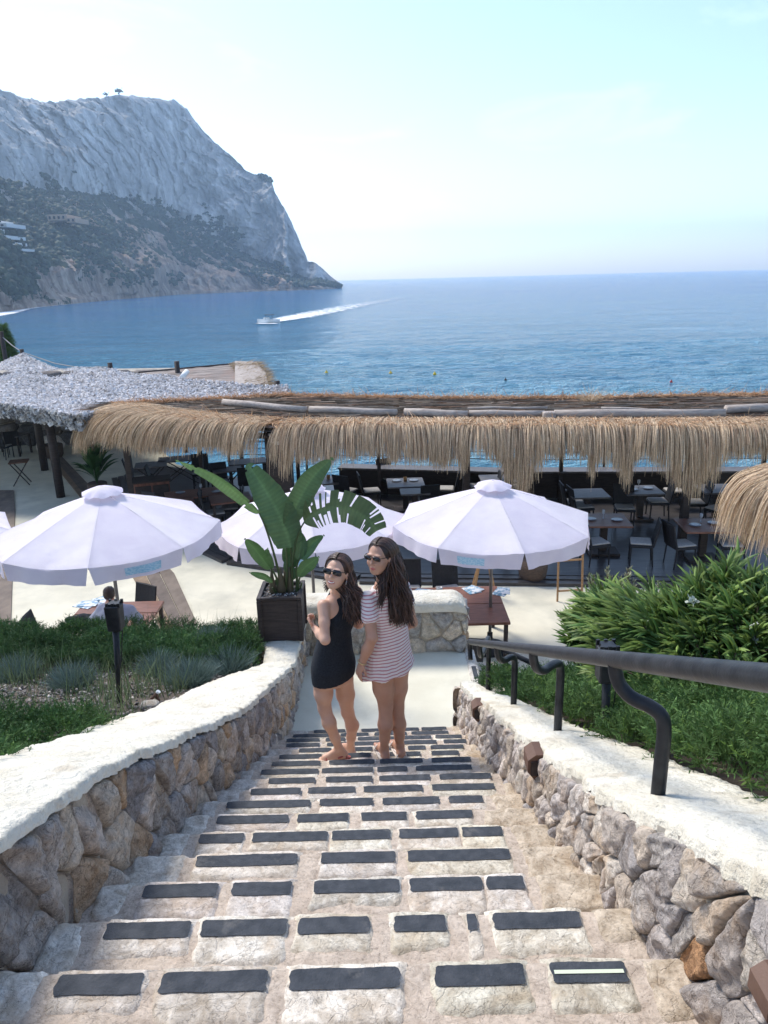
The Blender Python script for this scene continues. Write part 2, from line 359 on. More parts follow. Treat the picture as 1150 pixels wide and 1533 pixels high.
def stone_mesh(polys, fmap, H=.05, res=lambda c: 1., colf=None, seed=3):
    R = random.Random(seed); V = []; F = []; C = []
    for P in polys:
        n = len(P); A = sum(P[i][0]*P[(i+1) % n][1]-P[(i+1) % n][0]*P[i][1] for i in range(n))/2
        if abs(A) < .0008: continue
        for _ in range(2):
            Q = []
            for i in range(len(P)):
                p, q = P[i], P[(i+1) % len(P)]
                Q += [(p[0]*.86+q[0]*.14, p[1]*.86+q[1]*.14), (p[0]*.14+q[0]*.86, p[1]*.14+q[1]*.86)]
            P = Q
        cx = sum(p[0] for p in P)/len(P); cy = sum(p[1] for p in P)/len(P)
        hi = res((cx, cy)); NB = 44 if hi > .8 else 26 if hi > .4 else 16; NR = 11 if hi > .8 else 7 if hi > .4 else 5
        per = [0]
        for i in range(len(P)): per.append(per[-1] + math.dist(P[i], P[(i+1) % len(P)]))
        B = []; j = 0
        for k in range(NB):
            s = per[-1]*k/NB
            while per[j+1] < s: j += 1
            t = (s-per[j])/max(1e-9, per[j+1]-per[j]); p, q = P[j], P[(j+1) % len(P)]
            B.append((p[0]+t*(q[0]-p[0]), p[1]+t*(q[1]-p[1])))
        h = H*R.uniform(.6, 1.2); tx, ty = R.uniform(-.16, .16), R.uniform(-.16, .16); sd = R.random()*100
        cl = (colf((cx, cy)) if colf else None) or R.choice(STONE_COLS); k_ = R.uniform(.85, 1.15); cl = tuple(c*k_ for c in cl); pw = R.uniform(7, 16); ang = R.uniform(0, 6.28); fa = R.uniform(.1, .45); fo = R.uniform(-.02, .03)
        base = len(V)
        for r in range(NR+1):
            s = 1.03 if r == 0 else (1-(r-1)/(NR-1))**.7
            for (bx, by) in B:
                x = cx + (bx-cx)*s; y = cy + (by-cy)*s
                if r == 0: z = -.045
                else:
                    z = h*(1-s**pw) + (tx*(x-cx) + ty*(y-cy))*(1-s**6)
                    z += (.014*mnoise.noise((x*9, y*9, sd)) + .011*mnoise.noise((x*20, y*20, sd)) + .007*mnoise.noise((x*48, y*48, sd)))*(1-s**12)
                    fd = (x-cx)*math.cos(ang)+(y-cy)*math.sin(ang)-fo; z -= fa*max(0, fd)*(1-s**10)
                    x += .004*mnoise.noise((x*30, y*30, sd+5))
                V.append(fmap(x, y, z)); C.append(cl)
        for r in range(NR):
            for k in range(NB):
                F.append((base+r*NB+k, base+r*NB+(k+1) % NB, base+(r+1)*NB+(k+1) % NB, base+(r+1)*NB+k))
    return np.array(V), np.array(F), C
def cap_mesh(name, inner, outer, top, ya, yb, par, n=420, m=16, th=.022, sd=0, rag=.02):
    """plaster coping along y; inner side overhangs the stones with a ragged lower lip"""
    V = []; prof = [(-1.02, -th-.03), (-1.0, -th*.4), (-.96, 0)] + [(-.9+1.8*k/m, 0) for k in range(m+1)] + [(.96, 0), (1.0, -th*.4), (1.02, -th-.06)]
    for i in range(n+1):
        y = ya + (yb-ya)*i/n; a, b, z = inner(y), outer(y), float(top(y))
        sg = 1 if b > a else -1; a -= sg*(.004 - .020*mnoise.noise((y*7, sd, 0)) - .016*mnoise.noise((y*19, sd, 3)) - .008*mnoise.noise((y*50, sd, 3)) - .022*max(0, mnoise.noise((y*2.3, sd, 8)))); b += .018*mnoise.noise((y*4, sd, 9)) + .014*mnoise.noise((y*15, sd, 7)) + .008*mnoise.noise((y*45, sd, 7))
        for (t, dz) in prof:
            x = (a+b)/2 + (b-a)/2*t; crown = .012*(1-min(1, abs(t))**3)
            zz = z + dz + crown + .012*mnoise.noise((x*5, y*5, sd)) + .009*mnoise.noise((x*16, y*16, sd)) + .005*mnoise.noise((x*42, y*42, sd))
            if t == prof[0][0]: zz += rag*mnoise.noise((y*9, sd, 1)) + .5*rag*mnoise.noise((y*27, sd, 2))
            V.append((x, y, zz))
    k = len(prof); F = np.array([(i*k+j, i*k+j+1, (i+1)*k+j+1, (i+1)*k+j) for i in range(n) for j in range(k-1)])
    if outer(2) > inner(2): F = F[:, ::-1]
    return fast(name, V, F, M['plaster'], par)
# left wall
lw = empty('stone_wall', (-1.15, 4, -3), 0, 'left wall of upright grey stones with white plaster top', 'stone wall')
lw['label'] = 'low wall of upright grey stones under white plaster coping below the planter box'
def lmap(u, v, h): return (-.955 + h + .02*v, u, float(ltop(u)) - .05 + v)
pl = cells(.2, 8.03, -.72, .0, .125, .22, seed=5, shrink=.003, jit=.5)
V, F, C = stone_mesh(pl, lmap, .026, lambda c: 1 if c[0] < 3 else .5 if c[0] < 5.5 else .2, seed=8)
fast('stone_face', V, F, M['wallstone'], lw, C)
m = MB(); m.grid(lambda u, v: (-.972 + .010*mnoise.noise((u*60, v*6, 3)), .1+7.93*u, float(ltop(.1+7.93*u)) - .9 + .87*v), 300, 14)
fast('mortar_core', m.v, m.f, M['joint'], lw)
louter = lambda y: float(np.interp(y, [-1.5, 1.2, 1.9, 2.4, 3.1, 4.2, 5.3, 6.0, 6.6, 7.2, 7.6, 8.3], [-1.42, -1.42, -1.42, -1.44, -1.50, -1.60, -1.52, -1.44, -1.28, -1.28, -1.42, -1.46]))
cap_mesh('coping', lambda y: -.945 - .0*y, louter, ltop, -1.2, 8.32, lw, n=480, sd=3, th=.012, rag=.012)
# right wall
rw = empty('stone_wall', (.9, 4, -3), 0, 'wall of rough tan and orange stones under the black handrail', 'stone wall')
def rx(y): return float(np.interp(y, [0, 1.2, 2.5, 6.4], [.70, .70, .70, .71]))
def rmap(u, v, h): return (rx(u) - h + (-v)*-.06 - .02, u, float(rtop(u)) - .045 + v)
pr = cells(.15, 6.42, -.74, .0, .098, .145, seed=17, shrink=.003, jit=.55)
oc = at(1020, 1440, X=.62); oc2 = at(985, 1405, X=.62)
def rcol(c):
    if abs(c[0]-oc[1]) < .05 and abs(c[1] - (oc[2]-rtop(oc[1]))) < .085: return (.46, .27, .15)
    return random.choice([(.46, .42, .40), (.50, .45, .41), (.42, .39, .38), (.48, .42, .36), (.38, .36, .36), (.56, .52, .47), (.48, .45, .43)])
random.seed(4)
V, F, C = stone_mesh(pr, rmap, .021, lambda c: 1 if c[0] < 3 else .5 if c[0] < 5 else .2, rcol, seed=21)
fast('stone_face', V, F[:, ::-1], M['wallstone'], rw, C)
m = MB(); m.grid(lambda u, v: (.695 + .011*mnoise.noise((u*50, v*6, 3)), .1+6.3*u, float(rtop(.1+6.3*u)) - .9 + .87*v), 300, 14); fast('mortar_core', m.v, m.f, M['joint'], rw)
router = lambda y: float(np.interp(y, [-1.5, 1.6, 2.5, 3.2, 4.3, 5.8, 6.5], [1.12, 1.10, 1.12, 1.08, .98, .90, .86]))
cap_mesh('coping', lambda y: rx(y)-.012, router, rtop, -1.2, 6.43, rw, n=440, sd=11, rag=.03)
V, F, C = stone_mesh(cells(.62, 1.0, -4.6, -3.78, .16, .2, seed=4), lambda u, v, h: (u, 6.44+h, v), .04, lambda c: .3, seed=2)
fast('end_stones', V, F[:, ::-1], M['wallstone'], rw, C)
# end wall behind the landing
ew = empty('stone_wall', (-.05, 8.1, LANDZ), 0, 'short stone wall with rounded cream top closing the landing', 'stone wall')
pe = cells(-.98, .93, LANDZ-.02, -3.69, .24, .22, seed=31, shrink=.006)
V, F, C = stone_mesh(pe, lambda u, v, h: (u, 8.03-h, v), .035, lambda c: .5, lambda c: random.choice([(.50, .46, .39), (.44, .42, .38), (.56, .50, .42), (.40, .40, .40)]), seed=5)
fast('stone_face', V, F, M['wallstone'], ew, C)
V, F, C = stone_mesh(cells(8.03, 8.38, LANDZ-1.6, -3.69, .2, .22, seed=32), lambda u, v, h: (.93+h, u, v), .035, lambda c: .4, None, seed=6)
fast('stone_side', V, F, M['wallstone'], ew, C)
mb = MB().box((-.03, 8.20, -4.85), (1.9, .33, 2.36)); mb.build('mortar_core', M['joint'], ew)
def ecap(u, v):   # rounded long coping, superellipse section
    x = -1.0 + 1.98*u; a = math.pi*(v); w = .21; endr = min(1, max(0, (1-u)*1.98/.20)); k = (1-(1-endr)**2)**.5 if endr < 1 else 1
    c, s = math.cos(a), math.sin(a); c = math.copysign(abs(c)**.5, c); s = abs(s)**.5
    return (x, 8.2 - w*c*(.55+.45*k), -3.72 + .135*s*k - .0 - (1-k)*.16 + .006*mnoise.noise((x*6, v*3, 2)))
m = MB(); m.grid(ecap, 44, 16); fast('coping', m.v, m.f, M['plaster'], ew)
# landing
m = MB(); m.grid(lambda u, v: (-1.0 + 1.92*u + (.03*mnoise.noise((v*9, 3, 1)) if u > .98 else 0), 6.22 + 1.86*v, LANDZ + .003*mnoise.noise((u*6, v*6, 1))), 40, 30)
m.grid(lambda u, v: (.92 + .03*mnoise.noise((u*9, 3, 1)), 6.22 + 1.86*u, LANDZ - .28*(1-v) - .002), 20, 2)
tag(m.build('landing', M['landing'], smooth=True), kind='structure')
# flight turning right below the landing
sf = empty('side_steps', (1.2, 7.2, LANDZ), 0, 'short side flight of steps turning right below the landing', 'staircase')
edge = empty('x', (0, 0, 0)); bpy.data.objects.remove(edge)
for k in range(9):
    z = LANDZ - .165*k - (.0 if k else .0); x0 = .90 + .28*(k-1) if k else .86
    if k == 0:
        s_ = MB().box((.965, 7.27, z-.10), (.12, 1.62, .235), bev=.02).build('edge_stones', M['pavestone'], sf, cols=True)
        for y_ in (6.72, 7.1, 7.5): MB().box((.97, y_, z+.021), (.05, .27, .004)).build('grip_strip', M['tape'], s_)
    else:
        s_ = MB().box((1.03+.28*k-.17, 7.27, z-.3), (.30, 1.62, .6), bev=.012).build('step', M['mortar'], sf, cols=True)
        for y_ in (6.7, 7.15, 7.6): MB().box((1.03+.28*k-.06, y_, z+.003), (.05, .30, .004)).build('grip_strip', M['tape'], s_)
# low retaining wall along that flight (garden side)
fw = empty('retaining_wall', (2.2, 6.35, TERZ), 0, 'plastered retaining wall beside the side steps under the juniper', 'retaining wall')
m = MB(); V = [(.86, -3.8), (1.4, -3.82), (6.4, -4.05), (6.4, -5.95), (.86, -5.95)]
m.add([(x, 6.36, z) for x, z in V] + [(x, 6.52, z) for x, z in V], [(0, 1, 2, 3, 4)[::-1], (5, 6, 7, 8, 9)] + [(i, (i+1) % 5, (i+1) % 5+5, i+5) for i in range(5)])
m.build('plaster_face', M['landing'], fw)
# brown step lamps on the right wall
def step_lamp(px, py, s, lab, X=.66):
    p = at(px, py, X=X); t = empty('step_lamp', p, 0, lab, 'wall lamp', 'brown block lamps on the step wall')
    m = MB(); w, h, d = .055*s, .13*s, .07*s
    prof = [(0, -.5), (.55, -.5), (1, -.18), (1, .28), (.5, .5), (0, .5)]
    A = [(-d*a + p[0]+.03, p[1]-w, p[2]+h*b) for a, b in prof]; B = [(x, y+w*1.9, z) for x, y, z in A]; n = len(A)
    m.add(A+B, [tuple(range(n)), tuple(range(2*n-1, n-1, -1))] + [(i+n, (i+1) % n+n, (i+1) % n, i) for i in range(n)])
    m.build('housing', M['lampwood'], t)
    MB().box((p[0]+.03-d*.55, p[1]-w-.004, p[2]-h*.02), (d*.5, .006, h*.55)).build('lens', M['darkwood'], t)
step_lamp(800, 1138, 1.0, 'brown block lamp on the wall between the two lower handrail posts')
step_lamp(715, 1062, 1.05, 'small brown block lamp farthest down the step wall near the landing')
step_lamp(1146, 1490, .62, 'brown block lamp at the bottom right corner beside the orange stone', X=.60)
# ------------------------------------------------------------ handrail
hr = empty('handrail', (.85, 4, -3), 0, 'long black steel handrail on bent posts above the tan stone wall', 'handrail')
RX = .66
r0 = at(1150, 1015, X=RX); r1 = at(705, 961, X=RX+.06); dr = (r1-r0)/np.linalg.norm(r1-r0)
railp = lambda y: r0 + (r1-r0)*(y-r0[1])/(r1[1]-r0[1])
pts = [r0 - dr*3.0, r0 - dr*1.5] + [r0 + (r1-r0)*k/6 for k in range(7)]
MB().tube(pts, .026, 14).build('rail', M['steel'], hr, smooth=True)
e = np.array(r1); MB().tube([e, e+(0, .05, -.02), e+(0, .065, -.07), e+(0, .05, -.13), e+(0, .0, -.17)], [.026, .025, .022, .02, .02], 10).build('rail_end', M['steel'], hr, smooth=True)
def rail_post(att, base, r=.0215):
    a = at(att[0], att[1], X=RX); b = np.array(base)
    a = railp(at(att[0], att[1], X=RX)[1])
    H = a[2]-b[2]; d = b - a; d[2] = 0; L = H
    P = [a + (0, 0, -.005), a + d*.03 + (0, 0, -.10*L), a + d*.14 + (0, 0, -.20*L), a + d*.38 + (0, 0, -.27*L), a + d*.70 + (0, 0, -.29*L), a + d*.93 + (0, 0, -.34*L), b + (0, 0, .54*L), b + (0, 0, .3*L), b + (0, 0, .0), b + (0, 0, -.05)]
    # smooth
    Q = []; PV = [Vector([float(q) for q in p]) for p in P]
    for i in range(len(PV)-1):
        p0, p1, p2, p3 = PV[max(0, i-1)], PV[i], PV[i+1], PV[min(len(PV)-1, i+2)]
        for k in range(4):
            t = k/4; Q.append(.5*((2*p1)+(-p0+p2)*t+(2*p0-5*p1+4*p2-p3)*t*t+(-p0+3*p1-3*p2+p3)*t**3))
    Q.append(PV[-1])
    MB().tube(Q, r, 12).build('post', M['steel'], hr, smooth=True)
def wallbase(px, py): # intersection with coping top
    for X in np.arange(.6, 1.3, .005):
        p = at(px, py, X=X)
        if p[2] < rtop(p[1]) + .012: return p
    return p
for a, b in [((915, 990), (985, 1190)), ((790, 978), (835, 1093)), ((735, 968), (769, 1055))]: rail_post(a, wallbase(*b))
rail_post((708, 963), np.array([.88, 5.9, -3.5]))
rail_post((1400, 1080), np.array([.93, .6, -.85]))
# second rail of the side flight
h2 = empty('handrail', (1.6, 6.6, -4.4), 0, 'short black handrail of the side steps half hidden by juniper', 'handrail')
pp = [np.array([1.0, 6.6, -3.42]), np.array([2.9, 6.6, -4.45])]; MB().tube(pp, .026, 10).build('rail', M['steel'], h2, smooth=True)
for k in (.05, .5, .95):
    q = pp[0] + (pp[1]-pp[0])*k; MB().tube([q, q+(0.02, -.02, -.12), q+(.12, -.06, -.2), q+(.2, -.1, -.25), q+(.21, -.1, -.75)], .02, 8).build('post', M['steel'], h2, smooth=True)
# ------------------------------------------------------------ beds
def lbed(x, y): return -.035 + float(np.interp(y, [-2, 0, 1.5, 3, 4.3, 6.9, 8.3], [-.3, -.75, -1.33, -2.03, -2.73, -3.80, -4.14])) + .03*mnoise.noise((x*2, y*2, 0))
def rbed(x, y): return -.035 + float(np.interp(y, [-2, 0, 1.5, 3, 4.3, 6.5], [-.2, -.6, -1.28, -2.1, -2.74, -3.86])) + .03*mnoise.noise((x*2, y*2, 5)) - .02*max(0, x-1)
m = MB(); m.grid(lambda u, v: (-1.25-12*u*u-.0*u, -2+10.3*v, lbed(-1.25-12*u, -2+10.3*v)), 60, 80); tag(m.build('garden_soil', M['soil'], smooth=True), kind='structure')
m = MB(); m.grid(lambda u, v: (.98+.0+10*u*u, -2+8.4*v, rbed(.98+10*u, -2+8.4*v)), 60, 70); tag(m.build('garden_soil', M['soil'], smooth=True), kind='structure')
gl = empty('retaining_wall', (-6, 8.35, TERZ), 0, 'pale plaster edge wall of the left garden bed above the terrace', 'retaining wall')
m = MB(); m.box((-7.1, 8.37, -5.05), (11.6, .14, 1.80), bev=.02); m.build('plaster_face', M['plaster'], gl)
# mulch chips
def scatter(name, TV, TF, P, Rm, S, cols, mat, parent=None, kind=None, smooth=True, tint=None):
    """TV (t,3) template, P (n,3), Rm (n,3,3), S (n,) or (n,3)"""
    n, t = len(P), len(TV); S = np.asarray(S); S = S[:, None] if S.ndim == 1 else S
    V = np.einsum('nij,ntj->nti', Rm, TV[None]*S[:, None, :]) + P[:, None, :]
    F = (TF[None] + (np.arange(n)*t)[:, None, None]).reshape(-1, TF.shape[1])
    C = np.repeat(np.asarray(cols)[:, None, :], t, 1)
    if tint is not None: C = C*tint[None, :, None]
    return fast(name, V.reshape(-1, 3), F, mat, parent, C.reshape(-1, 3), smooth)
def frames(D, roll=None):
    """rotation matrices with local z along D, random roll"""
    D = D/np.linalg.norm(D, axis=1, keepdims=True); n = len(D); a = np.where(np.abs(D[:, 2:3]) < .95, np.array([[0, 0, 1.]]), np.array([[1., 0, 0]]))
    X = np.cross(a, D); X /= np.linalg.norm(X, axis=1, keepdims=True); Y = np.cross(D, X)
    th = rng.uniform(0, 2*np.pi, n) if roll is None else roll
    c, s = np.cos(th)[:, None], np.sin(th)[:, None]
    return np.stack([X*c+Y*s, -X*s+Y*c, D], 2)
BOXV = np.array([[x, y, z] for z in (-.5, .5) for x, y in ((-.5, -.5), (.5, -.5), (.5, .5), (-.5, .5))]); BOXF = np.array([(3, 2, 1, 0), (4, 5, 6, 7), (0, 1, 5, 4), (1, 2, 6, 5), (2, 3, 7, 6), (3, 0, 4, 7)])
n = 5200; x = rng.uniform(-4.2, -1.35, n); y = rng.uniform(3.2, 8.2, n); P = np.array([(a, b, lbed(a, b)+rng.uniform(.004, .03)) for a, b in zip(x, y)])
D = rng.normal(size=(n, 3))*[.4, .4, 1]; c = rng.choice([.10, .16, .22, .34, .5], n, p=[.25, .3, .25, .14, .06])[:, None]*np.array([[1.2, 1.08, 1.0]])
tag(scatter('bark_mulch', BOXV, BOXF, P, frames(D), np.stack([rng.uniform(.012, .05, n), rng.uniform(.01, .025, n), rng.uniform(.004, .01, n)], 1), c, M['chip'], smooth=False), kind='stuff')
# ------------------------------------------------------------ juniper
def blade(segs=3, w=.12, bend=.25):
    V = []; F = []
    for i in range(segs+1):
        t = i/segs; ww = w*(1-t**1.5)+.004
        V += [(-ww/2, bend*t*t, t), (ww/2, bend*t*t, t)]
    for i in range(segs): F.append((2*i, 2*i+1, 2*i+3, 2*i+2))
    return np.array(V), np.array(F)
def spray():   # a juniper frond: bent stem with side needles
    V = []; F = []
    def bl(p, d, l, w):
        p = np.array(p); d = np.array(d)/np.linalg.norm(d); s = np.cross(d, [0.2, 1, .1]); s /= np.linalg.norm(s); b = len(V)
        V.extend([p - s*w, p + s*w, p + d*l*.6 + s*w*.8, p + d*l, ]); F.append((b, b+1, b+2, b+3))
    R = random.Random(3)
    for i in range(9):
        t = i/9; p = (0, .28*t*t, t*.85); a = R.uniform(0, 6.28)
        bl(p, (math.cos(a)*.8, math.sin(a)*.8, .75), .34*(1-.5*t), .028)
    bl((0, 0, 0), (0, .2, 1), .9, .02)
    return np.array(V), np.array(F)
SV, SF = spray()
def juniper(name, xs, ys, zf, n, hgt, base, lab, mask=None, sc=(.05, .11), hvar=.12):
    x = rng.uniform(*xs, n); y = rng.uniform(*ys, n)
    if mask is not None:
        k = np.array([mask(a, b) for a, b in zip(x, y)]); x, y = x[k], y[k]
    n = len(x); q = np.stack([x, y, x*0], 1); lump = fbm(q, 3.2, 3, 5); z0 = np.array([zf(a, b) for a, b in zip(x, y)])
    dep = rng.power(2.2, n); z = z0 + (hgt + hvar*lump)*dep
    g = 1e-2; gx = fbm(q+[g, 0, 0], 3.2, 3, 5)-lump; gy = fbm(q+[0, g, 0], 3.2, 3, 5)-lump
    D = np.stack([-gx/g*hvar*.8 + rng.normal(0, .55, n), -gy/g*hvar*.8 + rng.normal(0, .55, n) - .15, rng.uniform(.35, 1.1, n)], 1)
    cl = np.array(base)[None]*(rng.uniform(.65, 1.35, n)[:, None])*(1+.25*fbm(q, 1.3, 2, 9)[:, None]); k = rng.random(n) < .12; cl[k] *= [1.5, 1.35, 1.0]
    o = scatter(name, SV, SF, np.stack([x, y, z], 1), frames(D), rng.uniform(*sc, n), cl, M['needle']); tag(o, kind='stuff'); return o
# left front patch, left back row, right side
juniper('juniper_groundcover', (-4.2, -1.36), (1.0, 4.35), lbed, 30000, .13, (.09, .185, .06), '', lambda a, b: a < louter(b)+.06 and b < 4.1 + .35*mnoise.noise((a*1.2, 0, 3)) and a > -.95*b - .6)
juniper('juniper_groundcover', (-6.5, -1.35), (6.75, 8.42), lbed, 42000, .25, (.10, .20, .075), '', lambda a, b: b > 7.0 + .30*mnoise.noise((a*1.1, 2, 3)) - .10*(a+3) and a < louter(b)+.02, sc=(.06, .13))
juniper('juniper_groundcover', (.95, 4.8), (.9, 4.4), rbed, 52000, .20, (.125, .225, .07), '', lambda a, b: a > router(b)-.05 - .05*mnoise.noise((b*4, 0, 1)) and a < .85*b+.9, sc=(.06, .13), hvar=.16)
juniper('juniper_groundcover', (.80, 4.0), (4.2, 6.6), rbed, 26000, .20, (.105, .20, .07), '', lambda a, b: a > router(b)-.02 and a < .62*b+.6, sc=(.06, .12))
# ------------------------------------------------------------ lavender bushes and grasses
BV, BF = blade(3, .05, .3)
def tuft(name, p, r, h, n, base, spread=.5, w=1., parent=None, droop=0.):
    a = rng.uniform(0, 2*np.pi, n); rr = r*np.sqrt(rng.random(n)); P = np.stack([p[0]+rr*np.cos(a)*.5, p[1]+rr*np.sin(a)*.5, np.full(n, p[2])+rng.uniform(0, .35, n)*h], 1)
    D = np.stack([rr/r*np.cos(a)*spread + rng.normal(0, .15, n), rr/r*np.sin(a)*spread + rng.normal(0, .15, n), np.ones(n)], 1)
    L = h*rng.uniform(.35, 1., n)*.75; S = np.stack([L*w, L, L], 1)
    return scatter(name, BV, BF, P, frames(D), S, np.array(base)[None]*rng.uniform(.6, 1.35, n)[:, None], M['needle'], parent)
def bpt(px, py, f=None):
    f = f or lbed
    for Y in np.arange(1, 8.4, .03):
        p = at(px, py, Y=Y)
        if p[2] < f(p[0], p[1]): return p
    return p
LV = [(345, 1012, .26, .42, 'grey green lavender bush beside the pale rock'), (285, 1030, .30, .38, 'low blue green lavender bush close to the white coping'), (318, 975, .17, .42, 'upright silvery lavender bush in front of the back juniper row'),
      (238, 1012, .22, .36, 'lavender bush just right of the black garden torch'), (110, 1032, .28, .34, 'sparse lavender bush left of the black garden torch'), (25, 1020, .30, .36, 'dark grey lavender bush at the left edge of the photo')]
for px, py, r, h, lab in LV:
    p = bpt(px, py); t = empty('lavender_bush', p, 0, lab, 'lavender', 'lavender bushes in the left bed')
    tuft('foliage', p, r*1.05, h*.78, 1500, (.22, .30, .27), 1.15, .55, t)
n = 3800; x = rng.uniform(-5.0, -1.7, n); y = rng.uniform(3.9, 7.1, n); q = np.stack([x, y, x*0], 1); k = fbm(q, 1.8, 2, 3) > -.2; x, y = x[k], y[k]; n = len(x)
P = np.array([(a, b, lbed(a, b)) for a, b in zip(x, y)]); D = np.stack([rng.normal(0, .18, n), rng.normal(0, .18, n), np.ones(n)], 1); L = rng.uniform(.15, .42, n)
tag(scatter('wild_grass', BV, BF, P, frames(D), np.stack([L*.35, L, L], 1), np.array([[.24, .30, .15]])*rng.uniform(.6, 1.5, n)[:, None], M['needle']), kind='stuff')
# pale rocks in the mulch
def rock(name, p, s, lab, col=(.6, .57, .5), seed=1):
    V = []; F = []; nu, nv = 18, 12
    for j in range(nv+1):
        for i in range(nu):
            a = 2*math.pi*i/nu; b = math.pi*j/nv; d = np.array((math.cos(a)*math.sin(b), math.sin(a)*math.sin(b), math.cos(b)))
            d = np.sign(d)*np.abs(d)**.75; k = 1+.22*mnoise.noise(tuple(d*1.6+seed))+.08*mnoise.noise(tuple(d*5+seed)); V.append(np.array(p)+d*np.array(s)*k)
    F = [(j*nu+i, j*nu+(i+1) % nu, (j+1)*nu+(i+1) % nu, (j+1)*nu+i) for j in range(nv) for i in range(nu)]
    o = fast(name, V, F, M['wallstone'], None, [col]*len(V)); return tag(o, lab, 'rock')
rock('pale_rock', bpt(378, 1008)+(0, 0, .04), (.09, .07, .055), 'pale angular rock on the mulch beside the white coping')
rock('small_rock', bpt(226, 1062)+(0, 0, .03), (.07, .05, .04), 'small grey rock beside the brown wooden peg', (.42, .4, .36), 5)
p = bpt(213, 1060); t = empty('wooden_peg', p, 0, 'short tilted brown garden peg with white tip near the coping', 'garden peg')
q = at(236, 1037, Y=p[1]); MB().tube([p, q], .012, 8).build('stick', M['lampwood'], t); MB().tube([q, q+(.01, 0, .012)], .016, 8).build('tip', M['white'], t)
MB().tube([q+(-.01, 0, -.01), q+(.0, 0.01, -.11)], .012, 8).build('stake', M['lampwood'], t)
# ------------------------------------------------------------ garden torches
def torch(base, top, lab, s=1.):
    b = np.array(base); c = np.array(top); t = empty('garden_torch', b, 0, lab, 'garden torch', 'black garden torches'); d = (c-b); L = np.linalg.norm(d); d /= L
    MB().tube([b-d*.05, b+d*(L-.22*s)], [.020*s, .026*s], 8).build('pole', M['steel'], t, smooth=True)
    h = c - d*.11*s
    m = MB(); m.box(h, (.10*s, .10*s, .20*s), bev=.006, taper=1.1); m.box(c-(0, 0, .008*s), (.075*s, .075*s, .03*s))
    for k in (-1, 0, 1): m.box(c+(k*.043*s, -.04*s, 0), (.018*s, .014*s, .03*s)); m.box(c+(k*.043*s, .04*s, 0), (.018*s, .014*s, .03*s))
    m.build('lamp_box', M['steel'], t)
    MB().tube([h+(.05*s, -.02, -.1*s), b+(.035, 0, .25), b+(.01, 0, .0)], .004, 5).build('cable', M['steel'], t)
b = bpt(180, 1057); torch(b, at(171, 903, Y=b[1]+.0), 'black torch on a pole standing in the lavender left of the steps')
b = bpt(905, 1112, rbed); torch(b, at(910, 966, Y=b[1]), 'black torch on a pole behind the handrail and before the oleander', .9)
# ------------------------------------------------------------ terrace, deck, shore
tb_ = lambda x: float(np.interp(x, [-30, -9, -7, -3.5, 0, 20], [31, 29, 25, 21.5, 20.3, 19.0]))
m = MB(); m.grid(lambda u, v: (-32 + 52*u, 6.4 + (tb_(-32+52*u)-6.4)*v, TERZ), 52, 20); tag(m.build('terrace', M['terrace'], smooth=True), kind='structure')
edge = [(20, 13.4), (5.6, 13.85), (2.75, 14.15), (-.5, 14.45), (-3.3, 15.7), (-5.6, 18.2), (-7.3, 21), (-8.2, 23.2)]
back = [(-8.2, 25), (-4, 22.3), (0, 20.9), (4, 20.1), (20, 19.3)]
m = MB(); n1 = len(edge); Pl = edge+back; nP = len(Pl)
m.add([(x, y, -5.80) for x, y in Pl]+[(x, y, -6.2) for x, y in Pl], [tuple(range(nP))[::-1]] + [(i, (i+1) % nP, (i+1) % nP+nP, i+nP) for i in range(nP)])
tag(m.build('restaurant_deck', M['deck']), kind='structure')
kb = MB()
for i in range(n1-1):
    (xa, ya), (xb, yb) = edge[i], edge[i+1]; L = math.hypot(xb-xa, yb-ya); nx, ny = (yb-ya)/L, -(xb-xa)/L
    if ny > 0: nx, ny = -nx, -ny
    for k in range(2):
        o_ = .10+.19*k; kb.box(((xa+xb)/2+nx*o_, (ya+yb)/2+ny*o_, -5.845-.02*k), (L, .17, .07), rz=math.atan2(yb-ya, xb-xa))
tag(kb.build('deck_edge_boards', M['deck']), kind='structure')
# inlaid plank strips
def plank_strip(name, A, B, nb, lab):
    t = empty(name, (A[0][0], A[0][1], TERZ), 0, lab, 'plank strip'); 
    for k in range(nb):
        m = MB(); V = []; n_ = len(A); cs = random.choice([(1, 1, 1), (.85, .85, .88), (1.15, 1.1, 1.0)])
        if k == 0: cs = (1.35, 1.2, 1.0)
        for i in range(n_):
            for s in ((k+.02)/nb, (k+.96)/nb):
                V.append((A[i][0]+(B[i][0]-A[i][0])*s, A[i][1]+(B[i][1]-A[i][1])*s, TERZ+.03))
        W = V + [(a, b, c-.04) for a, b, c in V]; o_ = len(V)
        F = [(2*i, 2*i+1, 2*i+3, 2*i+2) for i in range(n_-1)] + [(2*i, 2*i+2, 2*i+2+o_, 2*i+o_) for i in range(n_-1)] + [(2*i+3, 2*i+1, 2*i+1+o_, 2*i+3+o_) for i in range(n_-1)]
        m.add(W, F, cs); m.build('plank', M['plank'], t, cols=True)
g = lambda a: [tuple(at(*p, Z=TERZ)[:2]) for p in a]
plank_strip('plank_walkway', g([(242, 945), (196, 860), (120, 745), (72, 685)]), g([(296, 935), (262, 860), (146, 740), (92, 683)]), 3, 'strip of weathered planks running diagonally across the pale terrace')
plank_strip('plank_walkway', g([(-40, 990), (-45, 860), (-50, 765), (-60, 735)]), g([(16, 972), (20, 860), (24, 765), (22, 735)]), 3, 'dark plank strip along the left edge of the terrace')
m = MB(); m.grid(lambda u, v: (-45+85*u, tb_(-45+85*u) - .6 + 14*v**1.2 + 12*max(0, .42-u)*v, -6.05 - 9.5*v**.8 + .8*mnoise.noise((u*20, v*5, 1))*min(1, v*3)), 120, 20); tag(m.build('rocky_shore', M['rock'], smooth=True), kind='structure')
